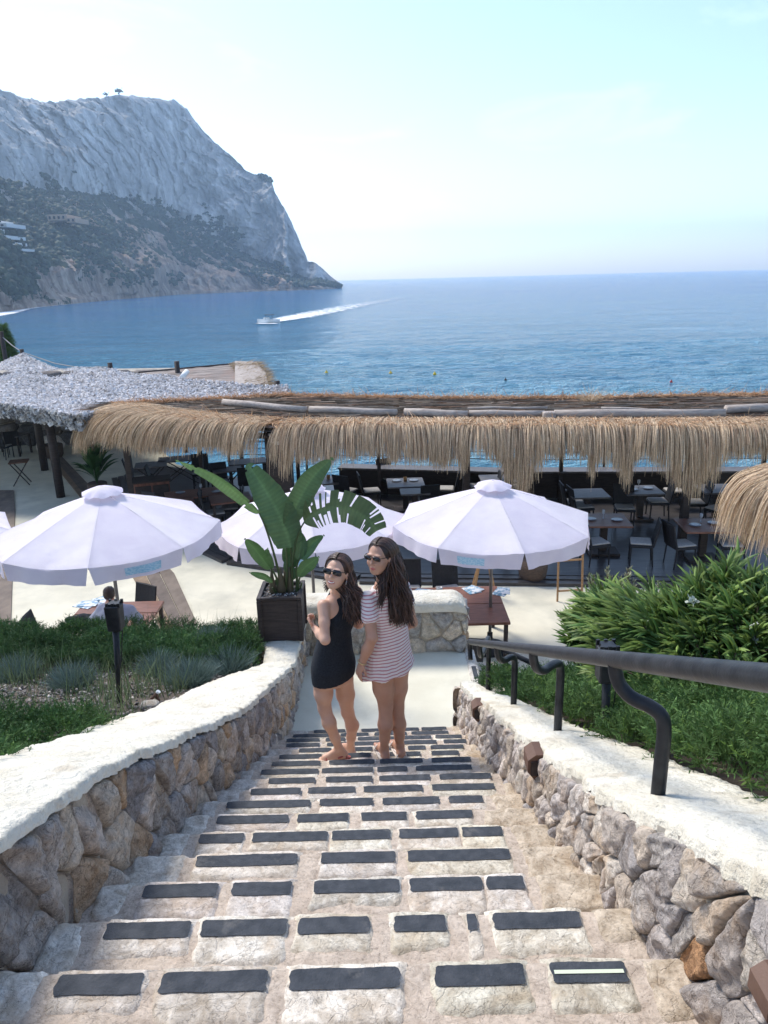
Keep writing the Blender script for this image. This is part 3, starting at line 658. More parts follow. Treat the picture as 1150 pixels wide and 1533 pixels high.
# ------------------------------------------------------------ sea
SEA = -14.
def seamat():
    m, nt, out = newmat('sea_water'); L = nt.links.new
    tc = nt.nodes.new('ShaderNodeTexCoord')
    def sc(v, rz=0):
        mp = nt.nodes.new('ShaderNodeMapping'); mp.inputs['Scale'].default_value = v; mp.inputs['Rotation'].default_value = (0, 0, rz); L(tc.outputs['Object'], mp.inputs[0]); return mp.outputs[0]
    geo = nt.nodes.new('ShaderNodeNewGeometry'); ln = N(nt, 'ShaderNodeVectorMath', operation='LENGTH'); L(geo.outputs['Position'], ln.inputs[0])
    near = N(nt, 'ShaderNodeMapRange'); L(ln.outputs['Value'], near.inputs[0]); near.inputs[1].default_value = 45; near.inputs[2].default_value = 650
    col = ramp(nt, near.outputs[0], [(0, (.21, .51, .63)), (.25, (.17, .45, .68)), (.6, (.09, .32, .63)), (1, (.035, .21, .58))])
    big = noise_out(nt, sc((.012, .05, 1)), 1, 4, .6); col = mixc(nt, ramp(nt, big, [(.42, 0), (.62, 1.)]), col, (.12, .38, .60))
    bs = N(nt, 'ShaderNodeBsdfPrincipled'); bs.inputs['Roughness'].default_value = .10; bs.inputs['IOR'].default_value = 1.33; L(col, bs.inputs['Base Color'])
    n1 = noise_out(nt, sc((.26, .34, 1), .12), 1, 6, .66, .5); n2 = noise_out(nt, sc((1.3, 1.6, 1), -.2), 1, 3, .6, .4)
    mx = N(nt, 'ShaderNodeMath', operation='MULTIPLY_ADD'); L(n2, mx.inputs[0]); mx.inputs[1].default_value = .26; L(n1, mx.inputs[2]); n3 = noise_out(nt, sc((.045, .06, 1), .3), 1, 7, .72, .4); mx2 = N(nt, 'ShaderNodeMath', operation='MULTIPLY_ADD'); L(n3, mx2.inputs[0]); mx2.inputs[1].default_value = 3.2; L(mx.outputs[0], mx2.inputs[2]); mx = mx2
    b = N(nt, 'ShaderNodeBump'); b.inputs['Strength'].default_value = 1.; b.inputs['Distance'].default_value = 5.5; L(mx.outputs[0], b.inputs['Height']); L(b.outputs[0], bs.inputs['Normal'])
    L(bs.outputs[0], out.inputs[0]); return m
M['sea'] = seamat()
# radial sheet: dense near, real swell
yy = np.concatenate([np.linspace(24, 160, 260), np.geomspace(161, 4600, 120)]); aa = np.linspace(-1.05, 1.05, 420)
Yg, Ag = np.meshgrid(yy, aa, indexing='ij'); Xg = Yg*np.tan(Ag*.95)*.9; q = np.stack([Xg*.28, Yg*.75, Xg*0], -1)
fade = np.clip(1-(Yg-120)/200, 0, 1); Zg = SEA + (.13*fbm(q, .55, 4, 3, .6))*fade
F = gridF(len(aa)-1, len(yy)-1)
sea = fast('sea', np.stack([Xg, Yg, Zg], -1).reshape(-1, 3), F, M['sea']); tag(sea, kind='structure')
# foam
def foammat():
    m, nt, out = newmat('sea_foam'); L = nt.links.new; a = N(nt, 'ShaderNodeAttribute', attribute_name='Col')
    nz = noise_out(nt, coords(nt, (.5, .35, 1)), 1, 7, .75); s = N(nt, 'ShaderNodeMath', operation='ADD'); L(nz, s.inputs[0]); L(a.outputs['Fac'], s.inputs[1])
    r = ramp(nt, s.outputs[0], [(.86, 0.), (1.12, 1.)]); d = N(nt, 'ShaderNodeBsdfDiffuse'); d.inputs[0].default_value = (.85, .88, .9, 1); t = N(nt, 'ShaderNodeBsdfTransparent')
    mx = N(nt, 'ShaderNodeMixShader'); L(r, mx.inputs[0]); L(t.outputs[0], mx.inputs[1]); L(d.outputs[0], mx.inputs[2]); L(mx.outputs[0], out.inputs[0]); return m
M['foam'] = foammat()
def foam(name, path, widths, dens, lab):
    path = [np.array(p) for p in path]; V = []; C = []; n = len(path); m_ = 8
    t_ = np.linspace(0, n-1, n*10); 
    for t in t_:
        i = min(n-2, int(t)); f = t-i; p = path[i]*(1-f)+path[i+1]*f; d = path[i+1]-path[i]; d = d/np.linalg.norm(d); s = np.array((-d[1], d[0], 0)); w = widths[i]*(1-f)+widths[i+1]*f; de = dens[i]*(1-f)+dens[i+1]*f
        for k in range(m_+1):
            u = k/m_*2-1; V.append(p + s*u*w + (0, 0, .18)); e = de*(1-abs(u)**3) + .0; C.append((e, e, e))
    o = fast(name, V, gridF(m_, len(t_)-1), M['foam'], None, C); return tag(o, lab, 'foam', kind='stuff') if False else tag(o, kind='stuff')
S = lambda px, py: at(px, py, Z=SEA)
foam('boat_wake_foam', [S(404, 483), S(440, 476), S(490, 466), S(540, 456), S(600, 446), S(680, 436)], [3, 11, 14, 14, 16, 26], [.60, .52, .46, .40, .32, .18], '')
foam('shore_surf', [S(-60, 478), S(0, 469), S(30, 463), S(62, 459.5), S(100, 455.5), S(140, 451.5), S(185, 447.5)], [18, 13, 9, 5, 6, 4, 7], [.66, .7, .66, .5, .55, .45, .55], '')
foam('shore_surf', [S(350, 437.3), S(360, 436.6), S(372, 436.4)], [3, 8, 3], [.6, .75, .5], '')
# ------------------------------------------------------------ boat and buoys
p = S(402, 484); bt = empty('motor_boat', p, 0, 'white motor boat heading left in front of its long wake', 'boat')
L_, W_ = 7.6, 2.6
def hull(u, v):
    x = -L_/2+L_*u; w = W_/2*(1-max(0, (.35-u)/.35)**2)*.98; a = math.pi*v; zz = 1.55 + .9*max(0, .4-u)
    return p + np.array((x, -w*math.cos(a)*(1 if 0 else 1), -.35 + zz*(1-abs(math.sin(a))**.7)))
m = MB(); m.grid(hull, 20, 12); m.build('hull', M['white'], bt, smooth=True)
MB().box(p+(.2, 0, .55), (4.6, 1.9, .12), bev=.03).build('deck', M['cushion'], bt); MB().box(p+(-.6, 0, 1.25), (2.4, 1.7, 1.3), bev=.15, taper=.8).build('cabin', M['white'], bt)
c_ = MB().box(p+(.5, 0, 2.75), (3.4, 2.1, .16), bev=.05).build('canopy', M['dark'], bt)
for sx in (-.8, 1.4):
    for sy in (-.8, .8): MB().tube([p+(sx, sy, .5), p+(sx, sy, 2.75)], .03, 6).build('canopy_pole', M['steel'], bt)
foam('bow_spray', [S(386, 484), S(392, 484), S(402, 485), S(412, 484.5)], [2, 4, 3, 4.5], [.6, .9, .8, .9], '')
for px, py, mt, lab in [(489, 558, 'yellow', 'yellow buoy floating nearest the grey roofed shelter'), (585, 559, 'yellow', 'yellow buoy floating midway between the other two yellow ones'), (651, 560, 'yellow', 'yellow buoy floating above the middle of the thatched roof'),
                        (757, 569, 'steel', 'dark buoy floating near the thatched roof edge'), (1005, 572, 'red', 'small red buoy floating off the right part of the roof')]:
    q = S(px, py); b = empty('buoy', q, 0, lab, 'buoy', 'buoys on the sea'); r = .26 if mt == 'yellow' else .2
    MB().lathe([(0.01, -r), (r*.7, -r*.7), (r, 0), (r*.8, r*.6), (r*.25, r*1.1), (r*.2, r*1.5)], q, 12).build('float', M[mt], b, smooth=True)
    MB().lathe([(r*.2, r*1.5), (r*.3, r*1.6), (.01, r*1.9)], q, 8).build('top_knob', M['steel'], b)
# ------------------------------------------------------------ headland
def cliffmat():
    m, nt, out = newmat('limestone_headland'); L = nt.links.new
    geo = nt.nodes.new('ShaderNodeNewGeometry'); sep = N(nt, 'ShaderNodeSeparateXYZ'); L(geo.outputs['Position'], sep.inputs[0])
    a = N(nt, 'ShaderNodeAttribute', attribute_name='Col'); sc = N(nt, 'ShaderNodeSeparateColor'); L(a.outputs[0], sc.inputs[0])
    v1 = coords(nt, (.035, .035, .016)); v2 = coords(nt, (.12, .12, .05))
    rock1 = ramp(nt, noise_out(nt, v1, 1.3, 8, .68), [(.36, (.30, .295, .29)), (.48, (.41, .40, .39)), (.57, (.54, .525, .51)), (.66, (.74, .72, .70))])
    tan = ramp(nt, noise_out(nt, v2, 1, 7, .65), [(.35, (.20, .15, .12)), (.5, (.36, .26, .20)), (.65, (.54, .44, .36))])
    c = mixc(nt, sc.outputs[0], rock1, tan)
    veg = ramp(nt, noise_out(nt, v2, 1.8, 6, .7), [(.3, (.032, .045, .030)), (.7, (.07, .088, .052))])
    nz = noise_out(nt, coords(nt, (.022, .022, .03)), 1.2, 9, .72); s = N(nt, 'ShaderNodeMath', operation='ADD'); L(nz, s.inputs[0]); L(sc.outputs[1], s.inputs[1])
    c = mixc(nt, ramp(nt, s.outputs[0], [(.99, 0.), (1.06, 1.)]), c, veg)
    bs = N(nt, 'ShaderNodeBsdfPrincipled'); bs.inputs['Roughness'].default_value = 1; bs.inputs['Specular IOR Level'].default_value = .05; L(c, bs.inputs['Base Color'])
    b = N(nt, 'ShaderNodeBump'); b.inputs['Strength'].default_value = 1; b.inputs['Distance'].default_value = 6.; L(noise_out(nt, coords(nt, (.06, .06, .035)), 1, 9, .72), b.inputs['Height']); L(b.outputs[0], bs.inputs['Normal'])
    L(bs.outputs[0], out.inputs[0]); return m
M['cliff'] = cliffmat()
sky_px = [(-700, 60), (-300, 95), (-60, 118), (0, 136), (35, 148), (70, 152), (120, 149), (180, 143), (235, 147), (262, 150), (280, 163), (300, 191), (318, 209), (335, 224), (350, 236), (368, 255), (385, 261), (398, 260), (406, 270), (412, 288), (428, 316), (437, 333), (447, 357), (455, 378), (460, 391), (472, 394), (480, 400), (495, 414), (505, 421), (512, 428)]
shore_px = [(-700, 545), (-300, 500), (-60, 478), (0, 468), (60, 460), (180, 448), (270, 441), (400, 436), (470, 434), (514, 431.5)]
depth_add = lambda x: float(np.interp(x, [-700, 0, 150, 300, 400, 450, 480, 512], [420, 480, 430, 300, 190, 120, 70, 14]))
cols_ = np.concatenate([np.linspace(-700, -60, 60), np.linspace(-58, 512, 400)]); nr = 190
V = np.zeros((len(cols_), nr+14, 3)); K = np.zeros((len(cols_), nr+14, 3))
sx, sy = zip(*sky_px); hx, hy = zip(*shore_px)
for i, x in enumerate(cols_):
    b = S(x, float(np.interp(x, hx, hy))); top_y = float(np.interp(x, sx, sy)); rY = b[1] + depth_add(x); top = at(x, top_y, Y=rY)
    H = top[2]-SEA; cliff0 = float(np.interp(x, [-700, 0, 120, 250, 350, 430, 470, 512], [.50, .50, .48, .40, .30, .14, .35, .6]))   # height where the cliff begins
    for j in range(nr+1):
        t = j/nr; hz = t
        # run (distance from shore to ridge) as a function of height fraction
        shorecl = .10
        if hz < shorecl: run = .07*hz/shorecl
        elif hz < cliff0: run = .07 + .60*((hz-shorecl)/(cliff0-shorecl))**.9
        else: run = .67 + .33*((hz-cliff0)/(1-cliff0))**1.5
        if cliff0 < shorecl+.05: run = hz**.8
        P = b*(1-run) + np.array((top[0], top[1], b[2]))*run; P[2] = SEA + H*hz
        V[i, j] = P; K[i, j] = (1-min(1, max(0, (hz-cliff0*.75)/(.12))), 0, hz)
        g_ = .52 if .16 < hz < cliff0 else .36 if hz >= cliff0 else .20
        if hz >= cliff0: g_ = .42 - .20*min(1, (hz-cliff0)/.22) + .04*(hz > .97)
        elif hz < .2: g_ = .30 + .22*hz/.2
        K[i, j, 1] = g_ + (.10 if x < 110 and hz < .35 else 0)
    for j in range(13):
        k = (j+1)/13; V[i, nr+1+j] = (top[0]*(1+.35*k), top[1]*(1+.35*k), top[2] - (H*1.0)*k**2.2 + 0); K[i, nr+1+j] = (.5, .4, 1)
n_ = V.reshape(-1, 3); tt = np.clip(K[..., 2].reshape(-1), 0, 1)
hgt = fbm(n_*[1, 1, .35], .012, 6, 3, .55); rid = 1-np.abs(fbm(n_*[1, 1, .28], .02, 5, 8, .55))
amp = np.where(tt < .02, .15, 1.)*np.clip((1-tt)/.06, 0, 1)**.5
xcol = np.repeat(cols_, nr+14); amp *= np.interp(xcol, [-100, 380, 460, 512], [1, .8, .35, .08])
flu = 1-np.abs(fbm(n_*[1, 1, .12], .045, 4, 15, .6)); disp = amp*(24*hgt + 22*(rid-.6) + 13*(flu-.6)*np.clip((tt-.3)*4, .3, 1) + 8*fbm(n_*[1, 1, .6], .11, 5, 5, .65)); n2 = n_.copy(); n2[:, 1] -= disp; n2[:, 0] -= disp*.1; n2[:, 0] += amp*8*vnoise(n_, .03, 4)
n2[:, 2] += amp*5*fbm(n_, .06, 5, 21, .6)*(tt < .97); n2[:, 2] = np.where(tt <= .004, SEA-1.0, np.maximum(n2[:, 2], SEA+.2*(tt > 0)))
n2[:, 2] += (tt > .985)*(tt <= 1)*2.6*fbm(n_, .10, 4, 2)*np.interp(xcol, [0, 500], [1, .4])
V2 = n2.reshape(len(cols_), nr+14, 3)
F = gridF(nr+13, len(cols_)-1)
hd = fast('headland', V2.reshape(-1, 3), F, M['cliff'], None, K.reshape(-1, 3)); tag(hd, kind='structure')
# scrub on the slopes, as many small leafy clumps
ICO = np.array([(0, 0, 1), (.89, 0, .45), (.28, .85, .45), (-.72, .53, .45), (-.72, -.53, .45), (.28, -.85, .45), (.72, .53, -.3), (-.28, .85, -.3), (-.89, 0, -.3), (-.28, -.85, -.3), (.72, -.53, -.3)])
ICF = np.array([(0, 1, 2), (0, 2, 3), (0, 3, 4), (0, 4, 5), (0, 5, 1), (1, 6, 2), (2, 7, 3), (3, 8, 4), (4, 9, 5), (5, 10, 1), (2, 6, 7), (3, 7, 8), (4, 8, 9), (5, 9, 10), (1, 10, 6)])
ii = rng.integers(55, len(cols_)-3, 26000); jj = rng.integers(int(nr*.05), nr, 26000); Pn = V2[ii, jj]; kk = K[ii, jj]
dn = fbm(Pn, .014, 4, 33) + .5*fbm(Pn, .05, 3, 36); keep = dn + (kk[:, 1]-.40)*4.2 > .28; Pn = Pn[keep]; n = len(Pn)
Pn = Pn + rng.normal(0, 1.2, (n, 3))*[1, 1, .3]; Sx = rng.uniform(1.4, 4.0, n)
tag(scatter('hillside_scrub', ICO, ICF, Pn, frames(np.tile([[0, 0, 1.]], (n, 1))), np.stack([Sx, Sx, Sx*rng.uniform(.6, 1.1, n)], 1), np.array([[.06, .08, .05]])*rng.uniform(.6, 1.6, n)[:, None], M['needle']), kind='stuff')
def surf_at(px, py):   # first hit of the pixel ray on the headland grid, by nearest projected vertex
    d = ray(px, py); d = d/np.linalg.norm(d); W = V2[:, :nr].reshape(-1, 3); dist = W @ d; off = np.linalg.norm(W - dist[:, None]*d, axis=1)
    k = np.argsort(off)[:6]; return W[k[np.argmin(dist[k])]]
# villas on the slope
def villa(px, py, blocks, mat, name, lab):
    p = surf_at(px, py); t = empty(name, p, 0, lab, 'house')
    for k, (dx, dy, dz, w, d, h) in enumerate(blocks):
        o = MB().box(p+(dx, dy-4, dz+h/2), (w, d+26, h), bev=.1).build('terrace_block', mat, t)
        w_ = MB()
        for q in range(max(1, int(w/4))): w_.box(p+(dx-w/2+2+q*4, dy-17-d/2-.05, dz+h*.5), (1.8, .3, h*.5))
        w_.build('window', M['glass'], o)
M['villa'] = pm('villa_render', (.6, .6, .59), rough=.9); M['villatan'] = pm('tan_render', (.42, .30, .22), rough=.9)
villa(22, 345, [(-8, 0, 3, 7, 4, 3), (0, -1, 1, 9, 4, 2.6), (-3, -3, -3, 7, 4, 2.6), (2, -5, -7, 6, 4, 2.4), (-9, -5, -5, 5, 4, 2.5), (4, -7, -11, 5, 3, 2), (8, -8, -15, 8, 3, 1.6), (-12, -2, -1, 6, 3, 2)], M['villa'], 'hillside_villa', 'white stepped villa on the dark slope at the left edge')
villa(100, 331, [(0, 0, 0, 17, 9, 5), (12, -2, -2, 8, 6, 4)], M['villatan'], 'hillside_house', 'low tan house among dark scrub on the hillside')
for px, lab, s in [(160, 'tiny pine tree on the headland skyline, the smaller one', .8), (182, 'tiny pine tree on the headland skyline, the larger one', 1.1)]:
    c0 = int(np.argmin(np.abs(cols_-px))); p = V2[c0, nr-1]; t = empty('pine_tree', p, 0, lab, 'tree', 'pines on the skyline')
    MB().tube([p+(0, 0, -1), p+(0, 0, 3.5*s)], [.4*s, .25*s], 6).build('trunk', M['bark'], t); n = 60; P = p + rng.normal(0, 1, (n, 3))*[2.2*s, 1.5*s, .9*s] + (0, 0, 4.3*s)
    scatter('crown', ICO, ICF, P, frames(rng.normal(size=(n, 3))), rng.uniform(.5, 1.1, n)*s, np.tile([[.04, .06, .03]], (n, 1)), M['needle'], t)
# ------------------------------------------------------------ air
hz = MB().box((-650, 2300, 120), (7600, 5200, 272)); m, nt, out = newmat('sea_haze')
pv = N(nt, 'ShaderNodeVolumePrincipled'); pv.inputs['Color'].default_value = (.56, .76, 1, 1); pv.inputs['Density'].default_value = .00022; pv.inputs['Anisotropy'].default_value = .45
nt.links.new(pv.outputs[0], out.inputs['Volume']); HZ = hz.build('haze', m); tag(HZ, kind='stuff')
# ------------------------------------------------------------ sky and sun
SUN_EL, SUN_AZ = rad(50), rad(-44)      # azimuth measured from +Y towards +X
w = bpy.data.worlds.new('World'); SC.world = w; w.use_nodes = True; nt = w.node_tree; nt.nodes.clear(); L = nt.links.new
sk = N(nt, 'ShaderNodeTexSky', sky_type='NISHITA'); sk.sun_disc = False; sk.sun_elevation = SUN_EL; sk.sun_rotation = SUN_AZ; sk.air_density = 1.0; sk.dust_density = .7; sk.ozone_density = 1.0; sk.altitude = 0
bg = N(nt, 'ShaderNodeBackground'); bg.inputs[1].default_value = .122
tc = nt.nodes.new('ShaderNodeTexCoord'); mp = nt.nodes.new('ShaderNodeMapping'); mp.inputs['Scale'].default_value = (1.2, 1.2, 4.5); mp.inputs['Rotation'].default_value = (0, .25, .3); L(tc.outputs['Generated'], mp.inputs[0])
nz = noise_out(nt, mp.outputs[0], 2.2, 7, .62, .6); cf = ramp(nt, nz, [(.54, 0.), (.80, .25)])
L(mixc(nt, cf, sk.outputs[0], (9, 9.3, 9.6)), bg.inputs[0]); wo = nt.nodes.new('ShaderNodeOutputWorld'); L(bg.outputs[0], wo.inputs[0])
sl = bpy.data.lights.new('sun', 'SUN'); sl.energy = 2.05; sl.angle = rad(16); sl.color = (1, .93, .82); so = bpy.data.objects.new('sun', sl); COL.objects.link(so)
sd = Vector((math.sin(SUN_AZ)*math.cos(SUN_EL), math.cos(SUN_AZ)*math.cos(SUN_EL), math.sin(SUN_EL))); so.rotation_euler = sd.to_track_quat('Z', 'Y').to_euler()
SC.view_settings.view_transform = 'Standard'; SC.view_settings.look = 'None'; SC.view_settings.gamma = 1; SC.view_settings.exposure = 1.10
SC.cycles.use_denoising = True; SC.cycles.max_bounces = 8; SC.cycles.diffuse_bounces = 4; SC.cycles.transparent_max_bounces = 12; SC.cycles.volume_bounces = 1; SC.cycles.sample_clamp_indirect = 6
SC.cycles.use_adaptive_sampling = True; SC.cycles.adaptive_threshold = .015
# ------------------------------------------------------------ parasols
def parasol(cx, cy, ztop, R, rot, lab, logos=(), ear=None):
    t = empty('parasol', (cx, cy, TERZ), 0, lab, 'parasol', 'pale canvas parasols on the terrace')
    zr = ztop - .57*R/1.56; n = 8; vts = [(R*math.sin(rot+2*math.pi*k/n), -R*math.cos(rot+2*math.pi*k/n)) for k in range(n)]
    V = []; F = []; C = []
    for k in range(n):
        ax, ay = vts[k]; bx, by = vts[(k+1) % n]; b = len(V); NU, NV = 20, 18; tint = (1, 1, 1) if k % 2 else (.965, .955, .985)
        for j in range(NV+1):
            r = .06 + .94*j/NV
            for i in range(NU+1):
                u = i/NU; x = (ax*(1-u)+bx*u)*r; y = (ay*(1-u)+by*u)*r; sag = math.sin(math.pi*u)*.06*r + .010*math.sin(u*7+k*3+r*9)*r*(r-.2)*math.sin(math.pi*u) + .0035*math.sin(u*26+k)*max(0, r-.75)*4
                z = ztop - .04 - (ztop-zr-.04)*(r**1.12) - sag*r + .006*mnoise.noise((x*3+k, y*3, cx)) + .012*math.sin(math.pi*r)*0
                V.append((cx+x, cy+y, z)); C.append(tint if 0 < i < NU and j < NV else tuple(c_*.90 for c_ in tint))
        F += [(b+j*(NU+1)+i, b+j*(NU+1)+i+1, b+(j+1)*(NU+1)+i+1, b+(j+1)*(NU+1)+i) for j in range(NV) for i in range(NU)]
    fast('canopy', V, F, M['canvas'], t, C)
    for k in range(n):
        ax, ay = vts[k]; bx, by = vts[(k+1) % n]; NU, NV = 14, 5; V = []; W = .235
        for j in range(NV+1):
            for i in range(NU+1):
                u = i/NU; uu = .5 + (u-.5)*(.995-.075*j/NV); x, y = ax*(1-uu)+bx*uu, ay*(1-uu)+by*uu; L = math.hypot((ax+bx)/2, (ay+by)/2); ox, oy = (ax+bx)/2/L, (ay+by)/2/L
                sag = math.sin(math.pi*u)*.055; fl = .02*j/NV + .018*(j/NV)*math.sin(u*9+k*2.1+cx) + .012*(j/NV)*math.sin(u*23+k)
                lift = 0.
                if ear is not None and k == ear: lift = (j/NV)*.13*max(0, (u-.4)/.6)
                V.append((cx+x+ox*(fl+lift*.8), cy+y+oy*(fl+lift*.8), zr - sag*(1-j/NV*.7) - W*j/NV + lift*1.5))
        fl_ = fast('valance', V, gridF(NU, NV), M['canvas'], t, [(.93, .92, .95)]*len(V))
        for (lk, u0, u1) in logos:
            if lk == k:
                g = []; n1, n2 = 10, 3
                for j in range(n2+1):
                    for i in range(n1+1):
                        u = u0+(u1-u0)*i/n1; v = .28+.5*j/n2; a_, b_ = u*NU, v*NV; i0, j0 = min(NU-1, int(a_)), min(NV-1, int(b_)); fa, fb = a_-i0, b_-j0
                        q = lambda ii, jj: np.array(V[jj*(NU+1)+ii]); p = (q(i0, j0)*(1-fa)+q(i0+1, j0)*fa)*(1-fb)+(q(i0, j0+1)*(1-fa)+q(i0+1, j0+1)*fa)*fb
                        L = math.hypot((ax+bx)/2, (ay+by)/2); g.append(p + np.array(((ax+bx)/2/L, (ay+by)/2/L, .05))*.006)
                fast('printed_patch', g, gridF(n1, n2), M['logo'], fl_)
    V = []; nc = 32
    for j in range(6):
        r = .02+.25*(j/5); 
        for i in range(nc):
            a = 2*math.pi*i/nc; fl = .5+.5*math.cos(a*8+rot); e = (j/5)**3
            V.append((cx+r*(1+.08*fl*e)*math.cos(a), cy+r*(1+.08*fl*e)*math.sin(a), ztop + .05 - .05*(j/5)**1.4 - .055*e*(1-fl*.6) - .01*e))
    fast('vent_cap', V, [(j*nc+i, j*nc+(i+1) % nc, (j+1)*nc+(i+1) % nc, (j+1)*nc+i) for j in range(5) for i in range(nc)], M['canvas'], t, [(.93, .92, .95)]*len(V))
    MB().tube([(cx, cy, TERZ+.05), (cx, cy, ztop-.03)], .026, 12).build('pole', M['polemetal'], t, smooth=True)
    MB().lathe([(.30, 0), (.30, .05), (.12, .07), (.05, .09), (.045, .3), (.01, .3)], (cx, cy, TERZ), 20).build('base', M['steel'], t, smooth=False)
    for k in range(n):
        ax, ay = vts[k]; MB().tube([(cx, cy, ztop-.07), (cx+ax*.98, cy+ay*.98, zr-.03)], .009, 5).build('rib', M['polemetal'], t)
M['polemetal'] = pm('brushed_pole', (.18, .17, .17), rough=.4, metal=.3)
a = at(738, 724, Y=11.2); parasol(a[0], 11.2, a[2], 1.57, rad(8), 'pale lavender parasol above the brown terrace tables right of the two women', [(7, .22, .55), (1, .55, .8)], ear=2)
a = at(153, 733, Y=10.2); parasol(a[0], 10.2, a[2], 1.57, rad(10.5), 'pale lavender parasol above the man at the table in the left part', [(0, .35, .75), (6, .5, .85)], ear=3)
a = at(461, 728, Y=11.8); parasol(a[0], 11.8, a[2], 1.57, rad(8), 'pale lavender parasol behind the tall potted plant', [(7, .65, .95)])
a = at(-150, 752, Y=11.3); parasol(a[0], 11.3, a[2], 1.57, rad(8), 'pale lavender parasol cut off by the left edge of the photo', [])
# ------------------------------------------------------------ straw
def straw_curves(roots, outs, a_len, L, clr, segs=6, w=.011, tw=None):
    """roots (n,3), outs (n,3) horizontal unit; curve leaves along outs then falls"""
    w = np.full(len(roots), w); n = len(roots); T = np.linspace(0, 1, segs+1); side = np.cross(outs, [0, 0, 1.]); side /= np.linalg.norm(side, axis=1, keepdims=True)
    th = rng.uniform(-.9, .9, n)[:, None]; sv = side*np.cos(th) + outs*np.sin(th); lat = rng.normal(0, .04, n) if tw is None else tw
    V = []
    for t in T:
        o = a_len*(1-np.exp(-2.6*t))/(1-math.exp(-2.6)); z = -L*(t**1.7) + .05*a_len*np.sin(np.pi*min(1, t*2.2))
        p = roots + outs*o[:, None] + side*(lat*L*t**1.5)[:, None]; p[:, 2] += z; ww = (w*(1-.65*t**3))[:, None]
        V += [p - sv*ww/2, p + sv*ww/2]
    V = np.stack(V, 1); k = 2*(segs+1); F = np.array([(2*i, 2*i+1, 2*i+3, 2*i+2) for i in range(segs)])
    F = (F[None]+(np.arange(n)*k)[:, None, None]).reshape(-1, 4); C = np.repeat(clr[:, None, :], k, 1).reshape(-1, 3)
    return V.reshape(-1, 3), F, C
def straw_col(n): return np.array([[1, 1, 1.]])*rng.uniform(.55, 1.25, n)[:, None]*np.where(rng.random(n)[:, None] < .2, np.array([[.7, .62, .6]]), np.array([[1, .98, .95]]))
# ------------------------------------------------------------ thatched pergola
RZ = -3.06
fr = [(11, 14.45), (7.7, 14.8), (5.2, 15.1), (2.6, 15.5), (0, 15.85), (-2.5, 16.2), (-4.1, 17.0), (-5.5, 18.0), (-6.8, 19.2)]
bk = [(11, 18.55), (8.6, 18.75), (5.8, 18.85), (3.1, 19.1), (.2, 19.75), (-2.7, 20.6), (-4.2, 20.3), (-5.6, 20.1), (-7.0, 19.8)]
pg = empty('thatched_pergola', (2, 17, -5.8), 0, 'long flat pergola with straw fringe over the restaurant deck', 'pergola')
def along(poly, s):   # s in 0..1 by arc length
    L = [0]
    for i in range(len(poly)-1): L.append(L[-1]+math.dist(poly[i], poly[i+1]))
    d = s*L[-1]; i = min(len(poly)-2, max(0, int(np.searchsorted(L, d))-1)); f = (d-L[i])/(L[i+1]-L[i])
    a, b = poly[i], poly[i+1]; return (a[0]+(b[0]-a[0])*f, a[1]+(b[1]-a[1])*f), ((b[0]-a[0])/(L[i+1]-L[i]), (b[1]-a[1])/(L[i+1]-L[i])), L[-1]
def roofz(u, v, x, y): return RZ + .05*v + .035*mnoise.noise((x*.8, y*.8, 1)) + .012*mnoise.noise((x*3, y*6, 2))
V = []
nu, nv = 120, 26
for j in range(nv+1):
    for i in range(nu+1):
        a, _, _ = along(fr, i/nu); b, _, _ = along(bk, i/nu); v = j/nv; x = a[0]+(b[0]-a[0])*v; y = a[1]+(b[1]-a[1])*v; V.append((x, y, roofz(0, v, x, y)))
top = len(V); V2_ = [(x, y, z-.09) for x, y, z in V]
F = gridF(nu, nv); F2 = F[:, ::-1]+top
fast('roof', V+V2_, np.vstack([F, F2]), M['reed'], pg)
m = MB()
for i in range(0, 15):
    a, _, _ = along(fr, min(1, i/14)); b, _, _ = along(bk, min(1, i/14)); m.tube([(a[0], a[1]+.2, RZ-.16), (b[0], b[1]-.1, RZ-.12)], .05, 6)
m.build('rafters', M['darkwood'], pg)
for nm, pl_, off in (('front_beam', fr, .25), ('back_beam', bk, -.2)):
    MB().tube([(along(pl_, s)[0][0], along(pl_, s)[0][1]+off, RZ-.25) for s in np.linspace(0, 1, 24)], .07, 8).build(nm, M['darkwood'], pg)
# logs lying on the roof
lg = [(340, 603), (378, 609), (460, 614), (462, 615), (592, 618), (605, 619), (700, 623), (701, 622), (815, 622), (830, 623), (960, 618), (1085, 618), (1088, 610), (1175, 606)]
for a, b, r in [((335, 602), (458, 613), .085), ((464, 613), (594, 617), .085), ((606, 617), (700, 620), .095), ((702, 619), (815, 619), .08), ((830, 620), (1085, 618), .10), ((1087, 613), (1230, 607), .10), ((700, 611), (820, 610), .03), ((900, 611), (1010, 614), .03)]:
    p, q = at(*a, Z=RZ+.12), at(*b, Z=RZ+.12); MB().tube([p, p*.66+q*.34+(0, 0, .01), p*.33+q*.67-(0, 0, .01), q], [r, r*.95, r*.97, r*.9], 9).build('roof_log', M['log'], pg, smooth=True)
p = at(822, 621, Z=RZ+.12); MB().box(p, (.26, .22, .14), bev=.02).build('log_block', M['log'], pg)
# posts
for px, yb in [(187, 19.2), (700, 16.0), (766, 15.9), (1040, 15.2), (1250, 14.9)]:
    x = at(px, 690, Y=yb)[0]; MB().box((x, yb+.25, -4.5), (.16, .16, 2.65), bev=.01).build('post', M['darkwood'], pg)
for px, yb in [(567, 19.9), (841, 19.3), (1012, 18.9), (445, 20.2), (300, 20.0), (1145, 18.9), (700, 19.6)]:
    x = at(px, 680, Y=yb)[0]; MB().box((x, yb, -4.5), (.10, .10, 2.65), bev=.01).build('post', M['darkwood'], pg)
